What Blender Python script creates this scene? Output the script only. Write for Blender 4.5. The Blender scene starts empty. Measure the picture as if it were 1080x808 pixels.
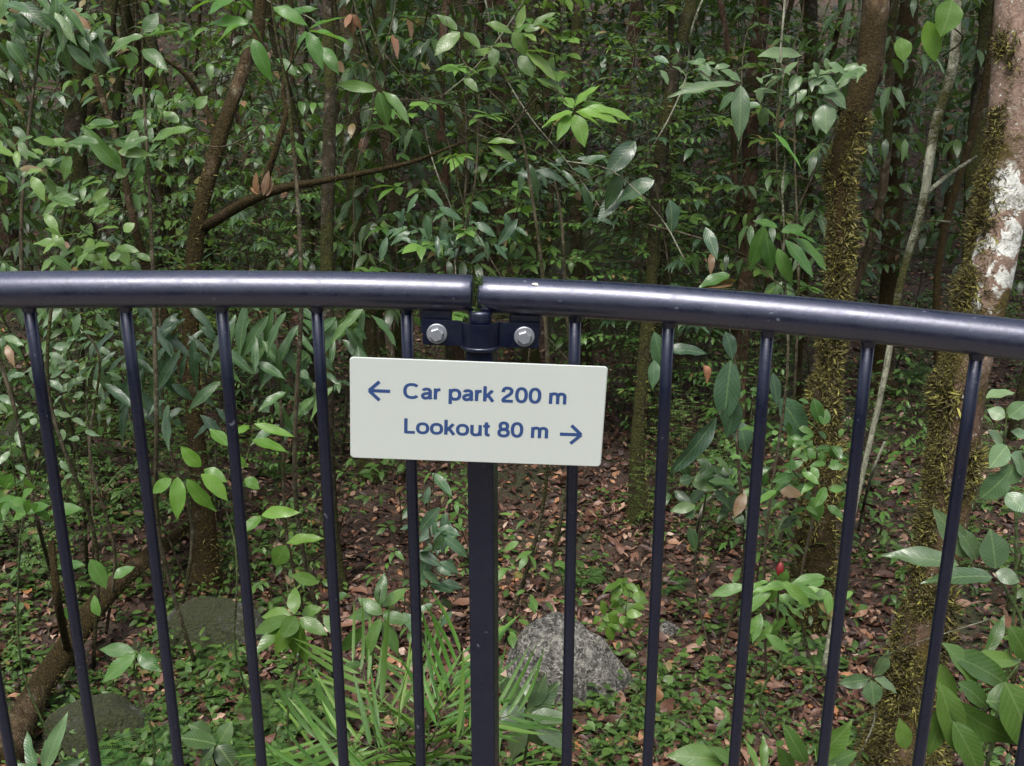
import bpy, math
import numpy as np
from mathutils import Vector, Matrix

# ------------------------------------------------------------------ camera, world, sun, exposure
S = bpy.context.scene
COL = S.collection
FPX = 1100.0
PITCH = math.radians(17.9)
CAMZ = 1.42
cam = bpy.data.objects.new('camera', bpy.data.cameras.new('camera'))
cam.data.sensor_width = 36; cam.data.lens = 36 * FPX / 1080
cam.data.clip_start = 0.02; cam.data.clip_end = 400
cam.location = (0, 0, CAMZ); cam.rotation_euler = (math.radians(90) - PITCH, 0, 0)
COL.objects.link(cam); S.camera = cam

SUN_EL, SUN_AZ = math.radians(64), math.radians(200)
w = bpy.data.worlds.new('World'); S.world = w; w.use_nodes = True
nt = w.node_tree; nt.nodes.clear()
out = nt.nodes.new('ShaderNodeOutputWorld'); bg = nt.nodes.new('ShaderNodeBackground')
sky = nt.nodes.new('ShaderNodeTexSky'); sky.sky_type = 'NISHITA'; sky.sun_disc = False
sky.sun_elevation = SUN_EL; sky.sun_rotation = SUN_AZ; sky.air_density = 1.0; sky.dust_density = 3.0
hs = nt.nodes.new('ShaderNodeHueSaturation'); hs.inputs['Saturation'].default_value = 0.45
nt.links.new(sky.outputs[0], hs.inputs['Color']); nt.links.new(hs.outputs[0], bg.inputs[0])
bg.inputs[1].default_value = 0.15
nt.links.new(bg.outputs[0], out.inputs[0])
sl = bpy.data.lights.new('sun', 'SUN'); sl.energy = 1.5; sl.angle = math.radians(25); sl.color = (1.0, 0.96, 0.9)
so = bpy.data.objects.new('sun', sl); COL.objects.link(so)
so.rotation_euler = (math.radians(90) - SUN_EL, 0, math.pi - SUN_AZ)
S.view_settings.view_transform = 'Standard'; S.view_settings.look = 'None'
S.view_settings.gamma = 1; S.view_settings.exposure = 1.3
S.cycles.max_bounces = 6; S.cycles.diffuse_bounces = 3; S.cycles.glossy_bounces = 2
S.cycles.transmission_bounces = 4; S.cycles.transparent_max_bounces = 4

# ------------------------------------------------------------------ helpers
rng = np.random.default_rng(11)
FW = np.array([0, math.cos(PITCH), -math.sin(PITCH)]); UPV = np.array([0, math.sin(PITCH), math.cos(PITCH)])
CAM = np.array([0, 0, CAMZ])
def ray(px, py): return FW + (px - 540) / FPX * np.array([1., 0, 0]) + (404 - py) / FPX * UPV
def PX(px, py, d): return CAM + ray(px, py) * d            # the point d metres deep in front of the lens
def hgt(x, y):
    x = np.asarray(x, float); y = np.asarray(y, float)
    z = -1.42 + 0.0 * x
    z = z + 0.30 * np.logaddexp(0, (y - 12.5) / 1.2) * 1.2
    z = z + 0.26 * np.logaddexp(0, (-x - 2.0) / 0.4) * 0.4 * np.clip(12 / (np.abs(x) + 6), 0, 1)
    z = z + 0.12 * np.logaddexp(0, (x - 4.0) / 0.6) * 0.6 * np.clip(12 / (np.abs(x) + 6), 0, 1)
    z = z + 0.07 * np.sin(x * 1.3 + .6 * y) * np.cos(y * 1.1 + 1) + 0.035 * np.sin(x * 3.1 + 2) * np.cos(y * 2.7 + x)
    z = z + 0.012 * np.sin(x * 9 + y * 4) * np.sin(y * 8 - x * 3)
    return z
def GR(px, py):                                             # where the line of sight meets the ground
    d = ray(px, py); t = 2.0
    while t < 60:
        p = CAM + d * t
        if p[2] <= hgt(p[0], p[1]): return p
        t += 0.02
    return p
def G(x, y): return np.array([x, y, float(hgt(x, y))])
def nrm(a): return a / np.maximum(np.linalg.norm(a, axis=-1, keepdims=True), 1e-9)

class Buf:
    def __init__(s): s.v = []; s.f3 = []; s.f4 = []; s.uv = []; s.n = 0
    def add(s, V, F, UV=None):
        V = np.asarray(V, float).reshape(-1, 3); F = np.asarray(F, int)
        (s.f4 if F.shape[1] == 4 else s.f3).append(F + s.n)
        s.v.append(V); s.uv.append(np.zeros((len(V), 2)) if UV is None else np.asarray(UV, float)); s.n += len(V)
    def tube(s, P, R, k=8, cap=True, lump=0.0, twist=0.0):
        P = np.asarray(P, float); n = len(P); R = np.broadcast_to(np.asarray(R, float), (n,))
        T = nrm(np.gradient(P, axis=0)); ref = np.array([0, 0, 1.]) if abs(T[0][2]) < .8 else np.array([1., 0, 0])
        X = nrm(np.cross(T[0], ref)); rings = []
        L = np.concatenate([[0], np.cumsum(np.linalg.norm(np.diff(P, axis=0), axis=1))])
        a = np.arange(k) * 2 * np.pi / k
        for i in range(n):
            X = nrm(X - T[i] * np.dot(X, T[i])); Y = np.cross(T[i], X)
            r = R[i] * (1 + (lump * (np.sin(3 * a + L[i] * 3) * .5 + np.sin(5 * a - L[i] * 5 + 1) * .35 + np.sin(2 * a + L[i] * 9) * .3) if lump else 0))
            rings.append(P[i] + np.outer(np.cos(a) * r, X) + np.outer(np.sin(a) * r, Y))
        V = np.concatenate(rings); i = np.arange(n - 1)[:, None]; j = np.arange(k)[None, :]; j2 = (j + 1) % k
        F = np.stack([i * k + j, i * k + j2, (i + 1) * k + j2, (i + 1) * k + j], -1).reshape(-1, 4)
        UV = np.stack([np.tile(a / 6.283, n), np.repeat(L, k)], -1)
        base = s.n; s.add(V, F, UV)
        if cap:
            for c, r0 in ((P[0], 0), (P[-1], (n - 1) * k)):
                ci = s.n; s.v.append(c[None]); s.uv.append(np.zeros((1, 2))); s.n += 1
                q = np.arange(k); A = base + r0 + q; B = base + r0 + (q + 1) % k
                s.f3.append(np.stack([np.full(k, ci), B, A] if r0 == 0 else [np.full(k, ci), A, B], -1))
    def box(s, c, sx, sy, sz, M=None):
        V = np.array([[x, y, z] for x in (-.5, .5) for y in (-.5, .5) for z in (-.5, .5)]) * [sx, sy, sz]
        if M is not None: V = V @ np.asarray(M).T
        s.add(V + np.asarray(c), [[0, 1, 3, 2], [4, 6, 7, 5], [0, 4, 5, 1], [2, 3, 7, 6], [0, 2, 6, 4], [1, 5, 7, 3]])
    def build(s, name, mat, parent=None, smooth=True):
        me = bpy.data.meshes.new(name)
        V = np.concatenate(s.v); F4 = np.concatenate(s.f4) if s.f4 else np.zeros((0, 4), int); F3 = np.concatenate(s.f3) if s.f3 else np.zeros((0, 3), int)
        me.vertices.add(len(V)); me.vertices.foreach_set('co', V.astype(np.float32).ravel())
        li = np.concatenate([F4.ravel(), F3.ravel()]).astype(np.int32)
        me.loops.add(len(li)); me.loops.foreach_set('vertex_index', li)
        st = np.concatenate([np.arange(len(F4)) * 4, len(F4) * 4 + np.arange(len(F3)) * 3]).astype(np.int32)
        me.polygons.add(len(st)); me.polygons.foreach_set('loop_start', st)
        me.polygons.foreach_set('use_smooth', np.full(len(st), smooth))
        me.update(calc_edges=True)
        uvl = me.uv_layers.new(name='UVMap'); UV = np.concatenate(s.uv)
        uvl.data.foreach_set('uv', UV[li].astype(np.float32).ravel())
        me.validate()
        o = bpy.data.objects.new(name, me); COL.objects.link(o); me.materials.append(mat)
        if parent is not None: o.parent = parent
        return o
def tag(o, label=None, cat=None, group=None, kind=None):
    for k, v in (('label', label), ('category', cat), ('group', group), ('kind', kind)):
        if v: o[k] = v
    return o
def thing(name, label, cat, loc=(0, 0, 0), rz=0, group=None):
    o = bpy.data.objects.new(name, None); COL.objects.link(o); o.location = loc; o.rotation_euler = (0, 0, rz)
    o.empty_display_size = .1
    return tag(o, label, cat, group)
def dup(root, loc, rz, sc=1.0, label=None, group=None, tilt=(0, 0)):
    r = root.copy(); COL.objects.link(r); r.location = loc; r.rotation_euler = (tilt[0], tilt[1], rz); r.scale = (sc, sc, sc)
    if label: r['label'] = label
    if group: r['group'] = group
    for ch in list(root.children):
        c = ch.copy(); COL.objects.link(c); c.parent = r
    return r
def local(o, pts): return np.asarray(pts) - np.array(o.location)
def smoothpath(P, n=24):
    P = np.asarray(P, float); m = len(P)
    if m < 3: return np.stack([np.interp(np.linspace(0, m - 1, n), np.arange(m), P[:, i]) for i in range(P.shape[1])], 1)
    o = []; Q = np.vstack([2 * P[0] - P[1], P, 2 * P[-1] - P[-2]])
    for t in np.linspace(0, m - 1 - 1e-6, n):
        i = int(t); u = t - i; a, b, c, d = Q[i:i + 4]
        o.append(.5 * (2 * b + (c - a) * u + (2 * a - 5 * b + 4 * c - d) * u * u + (3 * b - a - 3 * c + d) * u ** 3))
    return np.array(o)

# ------------------------------------------------------------------ leaf shapes
def leaf_tpl(w=.32, arch=.25, fold=.2, nl=6, a=.85, b=.8, curl=0.0, side=0.0, tw=0.0, wave=0.0):
    t = np.linspace(0, 1, nl + 1); pr = np.clip(np.sin(np.pi * np.clip(t, 0, 1) ** a), 0, 1) ** b
    pr = pr * (1 - .35 * np.clip((t - .72) / .28, 0, 1)); pr[0] = .02; pr[-1] = .015
    V = []; UV = []
    for j, tt in enumerate(t):
        for i in (-1, 0, 1):
            x = i * pr[j] * w / 2
            z = -arch * tt * tt + fold * abs(x) + curl * math.sin(tt * 5 + i) * .12 + wave * i * math.sin(tt * 14) * .03
            x2 = x + side * tt * tt; ang = tw * tt
            V.append((x2 * math.cos(ang), tt * (1 - .15 * arch), z + x * math.sin(ang))); UV.append((.5 + i * .5 * pr[j], tt))
    F = [(j * 3 + i, j * 3 + i + 1, j * 3 + i + 4, j * 3 + i + 3) for j in range(nl) for i in (0, 1)]
    return np.array(V), np.array(F), np.array(UV)
def put(buf, tpls, P, D, N, L, W=1.0):
    P = np.asarray(P, float).reshape(-1, 3); n = len(P)
    D = nrm(np.broadcast_to(np.asarray(D, float), (n, 3))); N = np.broadcast_to(np.asarray(N, float), (n, 3))
    N = nrm(N - D * np.sum(N * D, 1, keepdims=True)); X = np.cross(D, N)
    L = np.broadcast_to(np.asarray(L, float), (n,)); W = np.broadcast_to(np.asarray(W, float), (n,))
    which = rng.integers(0, len(tpls), n)
    for k, (V, F, UV) in enumerate(tpls):
        q = np.where(which == k)[0]
        if not len(q): continue
        l = L[q][:, None, None]; m = len(V)
        A = P[q][:, None] + l * (V[None, :, 0:1] * W[q][:, None, None] * X[q][:, None] + V[None, :, 1:2] * D[q][:, None] + V[None, :, 2:3] * N[q][:, None])
        FF = (F[None] + (np.arange(len(q)) * m)[:, None, None]).reshape(-1, F.shape[1])
        buf.add(A.reshape(-1, 3), FF, np.tile(UV, (len(q), 1)))
T_ELL = [leaf_tpl(.46, .15, .12, tw=.2), leaf_tpl(.42, .35, .15, side=.06), leaf_tpl(.5, .25, .1, side=-.07, tw=-.25), leaf_tpl(.43, .5, .2, wave=1)]
T_NAR = [leaf_tpl(.33, .2, .12, tw=.2), leaf_tpl(.36, .4, .15, side=.05), leaf_tpl(.3, .55, .12, side=-.06, wave=1)]
T_SML = [leaf_tpl(.5, .1, .2, nl=3), leaf_tpl(.42, .3, .2, nl=3, side=.05)]
T_HERO = [leaf_tpl(1, .12, .08, nl=12, tw=.1, wave=.5), leaf_tpl(1, .22, .12, nl=12, side=.05, wave=.8), leaf_tpl(1, .3, .08, nl=12, side=-.05, tw=-.15, wave=.6)]
T_DRY = [leaf_tpl(.42, .1, .5, nl=4, curl=.6), leaf_tpl(.34, -.3, .3, nl=4, curl=1), leaf_tpl(.5, .35, -.4, nl=4, tw=.5), leaf_tpl(.3, -.1, .9, nl=4, side=.15), leaf_tpl(.45, .0, .1, nl=4, tw=-.6, curl=1.4), leaf_tpl(.38, .5, .5, nl=4, side=-.15, tw=.8)]
T_STRAP = [leaf_tpl(.05, .35, .3, nl=8, a=.5, b=.35), leaf_tpl(.045, .55, .3, nl=8, a=.5, b=.35, side=.06), leaf_tpl(.055, .8, .3, nl=8, a=.5, b=.35, side=-.05)]
T_BLADE = [leaf_tpl(.035, .5, .3, nl=5, a=.5, b=.4, side=.1), leaf_tpl(.03, .8, .3, nl=5, a=.5, b=.4, side=-.1)]

# ------------------------------------------------------------------ materials
class M:
    def __init__(s, name):
        s.m = bpy.data.materials.new(name); s.m.use_nodes = True; s.t = s.m.node_tree; s.t.nodes.clear()
        s.out = s.n('OutputMaterial'); s.p = s.n('BsdfPrincipled'); s.l(s.p.outputs[0], s.out.inputs[0])
    def n(s, k, **kw):
        x = s.t.nodes.new('ShaderNode' + k)
        for a, b in kw.items(): setattr(x, a, b)
        return x
    def l(s, a, b): s.t.links.new(a, b)
    def noise(s, scale, detail=4, rough=.6, vec=None, dist=0):
        x = s.n('TexNoise'); x.inputs['Scale'].default_value = scale; x.inputs['Detail'].default_value = detail
        x.inputs['Roughness'].default_value = rough; x.inputs['Distortion'].default_value = dist
        s.l(vec if vec is not None else s.geo().outputs['Position'], x.inputs['Vector']); return x.outputs['Fac']
    def geo(s):
        if not hasattr(s, '_g'): s._g = s.n('NewGeometry')
        return s._g
    def ramp(s, fac, stops, interp='LINEAR'):
        x = s.n('ValToRGB'); e = x.color_ramp.elements; x.color_ramp.interpolation = interp
        while len(e) < len(stops): e.new(.5)
        for el, (p, c) in zip(e, stops):
            el.position = p; el.color = (*c, 1) if len(c) == 3 else c
        s.l(fac, x.inputs[0]); return x.outputs[0]
    def mix(s, fac, a, b, mode='MIX'):
        x = s.n('Mix', data_type='RGBA', blend_type=mode)
        if isinstance(fac, (int, float)): x.inputs[0].default_value = fac
        else: s.l(fac, x.inputs[0])
        for v, i in ((a, 6), (b, 7)):
            if isinstance(v, tuple): x.inputs[i].default_value = (*v, 1)
            else: s.l(v, x.inputs[i])
        return x.outputs[2]
    def math(s, op, a, b=0.0, c=None):
        x = s.n('Math', operation=op)
        for i, v in enumerate((a, b, c)):
            if v is None: continue
            if isinstance(v, (int, float)): x.inputs[i].default_value = v
            else: s.l(v, x.inputs[i])
        return x.outputs[0]
    def bump(s, hsock, strength=.3, dist=.01):
        b = s.n('Bump'); b.inputs['Strength'].default_value = strength; b.inputs['Distance'].default_value = dist
        s.l(hsock, b.inputs['Height']); s.l(b.outputs[0], s.p.inputs['Normal']); return b
G3 = lambda v: (v, v, v)

def leaf_mat(name, stops, rough=.38, trans=.3, spec=.4, vein=.35, spots=0.0):
    m = M(name); g = m.geo()
    oi = m.n('ObjectInfo')
    r = m.math('FRACT', m.math('ADD', g.outputs['Random Per Island'], m.math('MULTIPLY', oi.outputs['Random'], .35)))
    c = m.ramp(g.outputs['Random Per Island'], stops)
    uv = m.n('UVMap'); sp = m.n('SeparateXYZ'); m.l(uv.outputs[0], sp.inputs[0])
    u = m.math('ABSOLUTE', m.math('SUBTRACT', sp.outputs[0], .5))
    rib = m.math('LESS_THAN', u, .03)
    ph = m.math('SUBTRACT', m.math('MULTIPLY', sp.outputs[1], 62.), m.math('MULTIPLY', u, 34.))
    sv = m.math('POWER', m.math('MULTIPLY_ADD', m.math('SINE', ph), .5, .5), 6.)
    v = m.math('MAXIMUM', rib, m.math('MULTIPLY', sv, .45))
    c = m.mix(m.math('MULTIPLY', v, vein), c, (.22, .30, .12))
    nz = m.noise(35, 3)
    c = m.mix(m.math('MULTIPLY', nz, .5), c, m.mix(1.0, c, (.55, .6, .5), 'MULTIPLY'))
    if spots:
        sn = m.ramp(m.noise(90, 2), [(.66, G3(0)), (.72, G3(1))]); c = m.mix(m.math('MULTIPLY', sn, spots), c, (.12, .08, .03))
    if not spots: c = m.mix(m.ramp(m.noise(140, 2), [(.70, G3(0)), (.74, G3(.5))]), c, (.22, .24, .2))
    hv = m.n('HueSaturation'); m.l(c, hv.inputs['Color'])
    m.l(m.math('MULTIPLY_ADD', oi.outputs['Random'], .03, .485), hv.inputs['Hue'])
    m.l(m.math('MULTIPLY_ADD', m.math('FRACT', m.math('MULTIPLY', oi.outputs['Random'], 7.3)), .5, .75), hv.inputs['Value'])
    c = hv.outputs[0]
    m.l(c, m.p.inputs['Base Color']); m.l(m.ramp(nz, [(.35, G3(rough - .12)), (.65, G3(rough + .16))]), m.p.inputs['Roughness'])
    m.p.inputs['Specular IOR Level'].default_value = spec
    m.bump(m.math('SUBTRACT', m.math('MULTIPLY', nz, .3), v), .35, .002)
    tr = m.n('BsdfTranslucent'); m.l(m.mix(.35, c, (.25, .42, .03)), tr.inputs[0])
    mx = m.n('MixShader'); mx.inputs[0].default_value = trans
    m.l(m.p.outputs[0], mx.inputs[1]); m.l(tr.outputs[0], mx.inputs[2]); m.l(mx.outputs[0], m.out.inputs[0])
    return m.m
L_DARK = leaf_mat('leaf_dark_green', [(0, (.022, .045, .018)), (.35, (.032, .066, .026)), (.7, (.045, .09, .03)), (.955, (.08, .135, .035)), (.965, (.16, .085, .045)), (1, (.25, .13, .08))], .30, .24, .42)
L_BLUE = leaf_mat('leaf_blue_green', [(0, (.026, .055, .03)), (.5, (.038, .08, .042)), (1, (.065, .12, .055))], .28, .2, .45)
L_MID = leaf_mat('leaf_mid_green', [(0, (.042, .10, .022)), (.5, (.072, .15, .03)), (.955, (.12, .22, .045)), (.965, (.2, .16, .05)), (1, (.25, .13, .08))], .33, .32)
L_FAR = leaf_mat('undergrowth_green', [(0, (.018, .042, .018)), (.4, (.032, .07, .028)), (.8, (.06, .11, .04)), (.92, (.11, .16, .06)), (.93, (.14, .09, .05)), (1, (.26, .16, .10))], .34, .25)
L_BRIGHT = leaf_mat('leaf_bright_green', [(0, (.07, .17, .025)), (.5, (.10, .23, .03)), (1, (.15, .30, .045))], .3, .42)
L_GREY = leaf_mat('leaf_grey_green', [(0, (.045, .095, .042)), (.5, (.075, .135, .06)), (1, (.12, .18, .085))], .33, .2, .5)
L_PALM = leaf_mat('palm_green', [(0, (.05, .12, .022)), (.5, (.085, .185, .032)), (1, (.15, .26, .05))], .38, .3, .4, vein=.0)
L_FERN = leaf_mat('fern_green', [(0, (.03, .07, .018)), (.5, (.048, .10, .024)), (1, (.08, .14, .03))], .5, .3, .35, vein=0)
L_BROWN = leaf_mat('dead_leaf_brown', [(0, (.10, .04, .02)), (.5, (.20, .09, .045)), (1, (.3, .14, .07))], .6, .15, .3)

def litter_mat():
    m = M('dry_leaves'); g = m.geo()
    c = m.ramp(g.outputs['Random Per Island'], [(0, (.028, .012, .007)), (.3, (.055, .023, .014)), (.6, (.11, .046, .026)), (.8, (.19, .095, .058)), (.9, (.32, .20, .14)), (.95, (.32, .13, .04)), (1, (.5, .38, .30))])
    nz = m.noise(60, 3); c = m.mix(m.math('MULTIPLY', nz, .7), c, m.mix(1.0, c, (.35, .3, .28), 'MULTIPLY'))
    m.l(c, m.p.inputs['Base Color']); m.l(m.ramp(nz, [(.3, G3(.42)), (.7, G3(.75))]), m.p.inputs['Roughness']); m.bump(nz, .5, .004)
    return m.m
LITTER = litter_mat()

def ground_mat():
    m = M('forest_soil'); a = m.noise(1.1, 5); b = m.noise(14, 6, .7); d = m.noise(60, 4, .7)
    c = m.ramp(b, [(.3, (.014, .009, .006)), (.5, (.04, .022, .013)), (.62, (.085, .045, .026)), (.75, (.15, .085, .05))])
    c = m.mix(m.ramp(d, [(.45, G3(0)), (.7, G3(.7))]), c, (.11, .065, .04))
    c = m.mix(m.ramp(a, [(.5, G3(0)), (.62, G3(.8))]), c, m.ramp(d, [(.35, (.014, .02, .006)), (.7, (.06, .075, .02))]))
    m.l(c, m.p.inputs['Base Color']); m.p.inputs['Roughness'].default_value = .8; m.bump(m.math('ADD', b, d), 1, .03); return m.m
GROUND = ground_mat()

def bark_mat(name, dark, lite, moss=.5, lichen=0.0, mossc=((.022, .024, .008), (.085, .085, .022)), zscale=.25, band=None):
    m = M(name); tc = m.geo(); mp = m.n('Mapping'); mp.inputs['Scale'].default_value = (1, 1, zscale); m.l(tc.outputs['Position'], mp.inputs[0])
    a = m.noise(30, 6, .65, mp.outputs[0], 1.0); b = m.noise(7, 5, .6); f = m.noise(90, 3, .7)
    c = m.ramp(a, [(.3, dark), (.52, tuple((x + y) / 2 for x, y in zip(dark, lite))), (.7, lite)])
    c = m.mix(m.ramp(b, [(.4, G3(0)), (.65, G3(.5))]), c, tuple(x * .45 for x in lite))
    c = m.mix(m.ramp(m.math('ADD', m.noise(16, 4, .7, None, .4), m.math('MULTIPLY', f, .1)), [(.60, G3(0)), (.66, G3(.65))]), c, m.mix(.5, lite, (.17, .18, .13)))
    if lichen:
        li = m.ramp(m.math('ADD', m.noise(8.5, 4, .6, None, .6), m.math('MULTIPLY', f, .16)), [(.65 - lichen, G3(0)), (.675 - lichen, G3(1))])
        if band:
            sz = m.n('SeparateXYZ'); m.l(tc.outputs['Position'], sz.inputs[0]); zz = m.math('ADD', sz.outputs[2], m.math('MULTIPLY', m.math('SUBTRACT', b, .5), .5))
            bd = m.math('MULTIPLY', m.math('GREATER_THAN', zz, band[0]), m.math('LESS_THAN', zz, band[1])); li = m.math('MULTIPLY', li, bd)
            low = m.ramp(zz, [(0, G3(1)), (.25, G3(0))]); c = m.mix(m.math('MULTIPLY', low, .75), c, m.mix(1.0, c, (.3, .24, .16), 'MULTIPLY'))
        c = m.mix(li, c, m.ramp(m.noise(28, 4), [(.3, (.30, .30, .26)), (.6, (.52, .52, .48))]))
        c = m.mix(m.ramp(m.noise(45, 2), [(.66, G3(0)), (.69, G3(1))]), c, (.45, .45, .4))
    ms = m.ramp(m.math('ADD', m.noise(3.2, 5, .65), m.math('MULTIPLY', f, .18)), [(.70 - moss * .35, G3(0)), (.80 - moss * .35, G3(1))])
    c = m.mix(ms, c, m.ramp(f, [(.35, mossc[0]), (.7, mossc[1])]))
    m.l(c, m.p.inputs['Base Color']); m.p.inputs['Roughness'].default_value = .85; m.p.inputs['Specular IOR Level'].default_value = .15
    m.bump(m.math('ADD', m.math('MULTIPLY', a, .8), m.math('MULTIPLY', m.math('MULTIPLY', f, ms), .8)), 1, .02 if band else .05); return m.m
B_DARK = bark_mat('bark_dark_brown', (.012, .009, .006), (.060, .046, .028), .5)
B_BROWN = bark_mat('bark_brown', (.022, .015, .009), (.10, .070, .040), .45)
B_RED = bark_mat('bark_reddish', (.03, .018, .011), (.12, .070, .042), .3)
B_HERO = bark_mat('bark_pinkish_lichen', (.09, .055, .038), (.27, .19, .145), .35, .1, ((.03, .025, .008), (.12, .09, .02)), zscale=.8, band=(.38, 1.02))
B_MOSSY = bark_mat('bark_mossy', (.035, .022, .012), (.14, .095, .05), .7, .0, ((.018, .013, .005), (.08, .055, .016)))
B_PALE = bark_mat('bark_pale', (.12, .12, .08), (.34, .34, .25), .35)
B_TWIG = bark_mat('twig_brown', (.03, .024, .015), (.12, .10, .06), .3)
STEM_G = bark_mat('green_stem', (.04, .06, .02), (.09, .13, .04), .1)

def moss_mat():
    m = M('moss'); c = m.ramp(m.geo().outputs['Random Per Island'], [(0, (.03, .024, .008)), (.5, (.085, .068, .018)), (.8, (.15, .135, .028)), (1, (.25, .24, .045))])
    m.l(c, m.p.inputs['Base Color']); m.p.inputs['Roughness'].default_value = .8; return m.m
MOSS = moss_mat()

def rock_mat(name, moss, pale):
    m = M(name); a = m.noise(5, 6, .7); b = m.noise(22, 5, .75); f = m.noise(75, 4, .7)
    c = m.ramp(b, [(.3, (.035, .034, .03)), (.46, (.12, .115, .10)), (.58, tuple(x * .6 for x in pale)), (.75, pale)])
    c = m.mix(m.ramp(m.noise(48, 5, .75), [(.53, G3(0)), (.57, G3(.95))]), c, tuple(x * .95 for x in pale))
    c = m.mix(m.ramp(m.noise(33, 5, .8), [(.40, G3(.9)), (.47, G3(0))]), c, (.02, .022, .018))
    sp = m.n('SeparateXYZ'); m.l(m.geo().outputs['Normal'], sp.inputs[0])
    ms = m.ramp(m.math('ADD', a, m.math('MULTIPLY', b, .3)), [(.85 - moss * .5, G3(0)), (.93 - moss * .5, G3(1))])
    c = m.mix(ms, c, m.ramp(f, [(.35, (.022, .028, .008)), (.7, (.08, .09, .022))]))
    m.l(c, m.p.inputs['Base Color']); m.p.inputs['Roughness'].default_value = .85; m.bump(m.math('ADD', b, f), 1, .06); return m.m
ROCK_G = rock_mat('lichen_rock', .26, (.52, .49, .43)); ROCK_M = rock_mat('mossy_rock', .66, (.2, .195, .15))

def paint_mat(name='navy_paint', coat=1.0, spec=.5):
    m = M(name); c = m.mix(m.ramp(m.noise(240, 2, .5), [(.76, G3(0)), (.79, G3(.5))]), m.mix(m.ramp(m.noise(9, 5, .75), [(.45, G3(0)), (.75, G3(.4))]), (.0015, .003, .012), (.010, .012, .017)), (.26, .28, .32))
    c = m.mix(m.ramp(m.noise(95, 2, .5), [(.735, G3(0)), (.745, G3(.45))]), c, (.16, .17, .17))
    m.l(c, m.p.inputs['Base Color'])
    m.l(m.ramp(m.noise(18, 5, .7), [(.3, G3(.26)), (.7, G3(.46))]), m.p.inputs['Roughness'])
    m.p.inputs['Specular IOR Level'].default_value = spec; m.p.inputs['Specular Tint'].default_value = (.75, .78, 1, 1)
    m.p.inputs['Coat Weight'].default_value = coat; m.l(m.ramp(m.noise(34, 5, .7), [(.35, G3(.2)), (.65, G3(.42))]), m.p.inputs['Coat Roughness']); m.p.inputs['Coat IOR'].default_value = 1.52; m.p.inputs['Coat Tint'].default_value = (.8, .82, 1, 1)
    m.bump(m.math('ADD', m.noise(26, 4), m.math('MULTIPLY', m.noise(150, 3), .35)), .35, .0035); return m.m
PAINT = paint_mat(); PAINT_DIMMED = paint_mat('navy_paint_dimmed', .45, .3)  # second copy is the same paint, reflections turned down to darken bars and post
def simple(name, c, rough, metal=0.0, nscale=60, amt=.3, bump=.15):
    m = M(name); nz = m.noise(nscale, 4); m.l(m.mix(m.math('MULTIPLY', nz, amt), c, tuple(x * .6 for x in c)), m.p.inputs['Base Color'])
    m.p.inputs['Roughness'].default_value = rough; m.p.inputs['Metallic'].default_value = metal; m.bump(nz, bump, .002); return m.m
ZINC = simple('zinc_bolt', (.30, .31, .34), .42, .6, 200)
PANEL = simple('sign_panel', (.425, .455, .43), .38, 0, 9, .18, .04)
EDGE = simple('sign_edge', (.62, .68, .62), .5)
INK = simple('blue_lettering', (.016, .046, .15), .45, 0, 90, .15, .02)
WOOD = simple('weathered_boards', (.22, .19, .15), .8, 0, 12, .8, .5)
RED = simple('red_flower', (.16, .012, .014), .5)
PETAL = simple('dry_petal', (.55, .52, .42), .6)

# ------------------------------------------------------------------ ground and boardwalk
def ground():
    gx = np.concatenate([np.linspace(-90, -9, 28), np.linspace(-8.6, 8.6, 290), np.linspace(9, 90, 28)])
    gy = np.concatenate([np.linspace(-90, 1, 26), np.linspace(1.3, 16, 260), np.linspace(16.6, 110, 60)])
    X, Y = np.meshgrid(gx, gy); Z = hgt(X, Y) + .014 * np.sin(X * 23 + 3 * np.sin(Y * 11)) * np.sin(Y * 19 + 2 * np.sin(X * 9))
    V = np.stack([X, Y, Z], -1).reshape(-1, 3); nx = len(gx); i = np.arange(len(gy) - 1)[:, None]; j = np.arange(nx - 1)[None]
    F = np.stack([i * nx + j, i * nx + j + 1, (i + 1) * nx + j + 1, (i + 1) * nx + j], -1).reshape(-1, 4)
    b = Buf(); b.add(V, F); tag(b.build('forest_floor', GROUND), kind='structure')
ground()
def boardwalk():
    b = Buf()
    for i in range(19): b.box((0, -1.15 + i * .145, -.02 + .0004 * (i % 3)), 9, .138, .04)
    for y in (-.9, .3, 1.35): b.box((0, y, -.135), 9, .09, .18)
    for x in (-3.6, -1.2, 1.2, 3.6):
        for y in (-.9, 1.35): b.box((x + .08, y, -.87), .09, .088, 1.28)
    tag(b.build('boardwalk', WOOD, smooth=False), kind='structure')
boardwalk()

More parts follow.
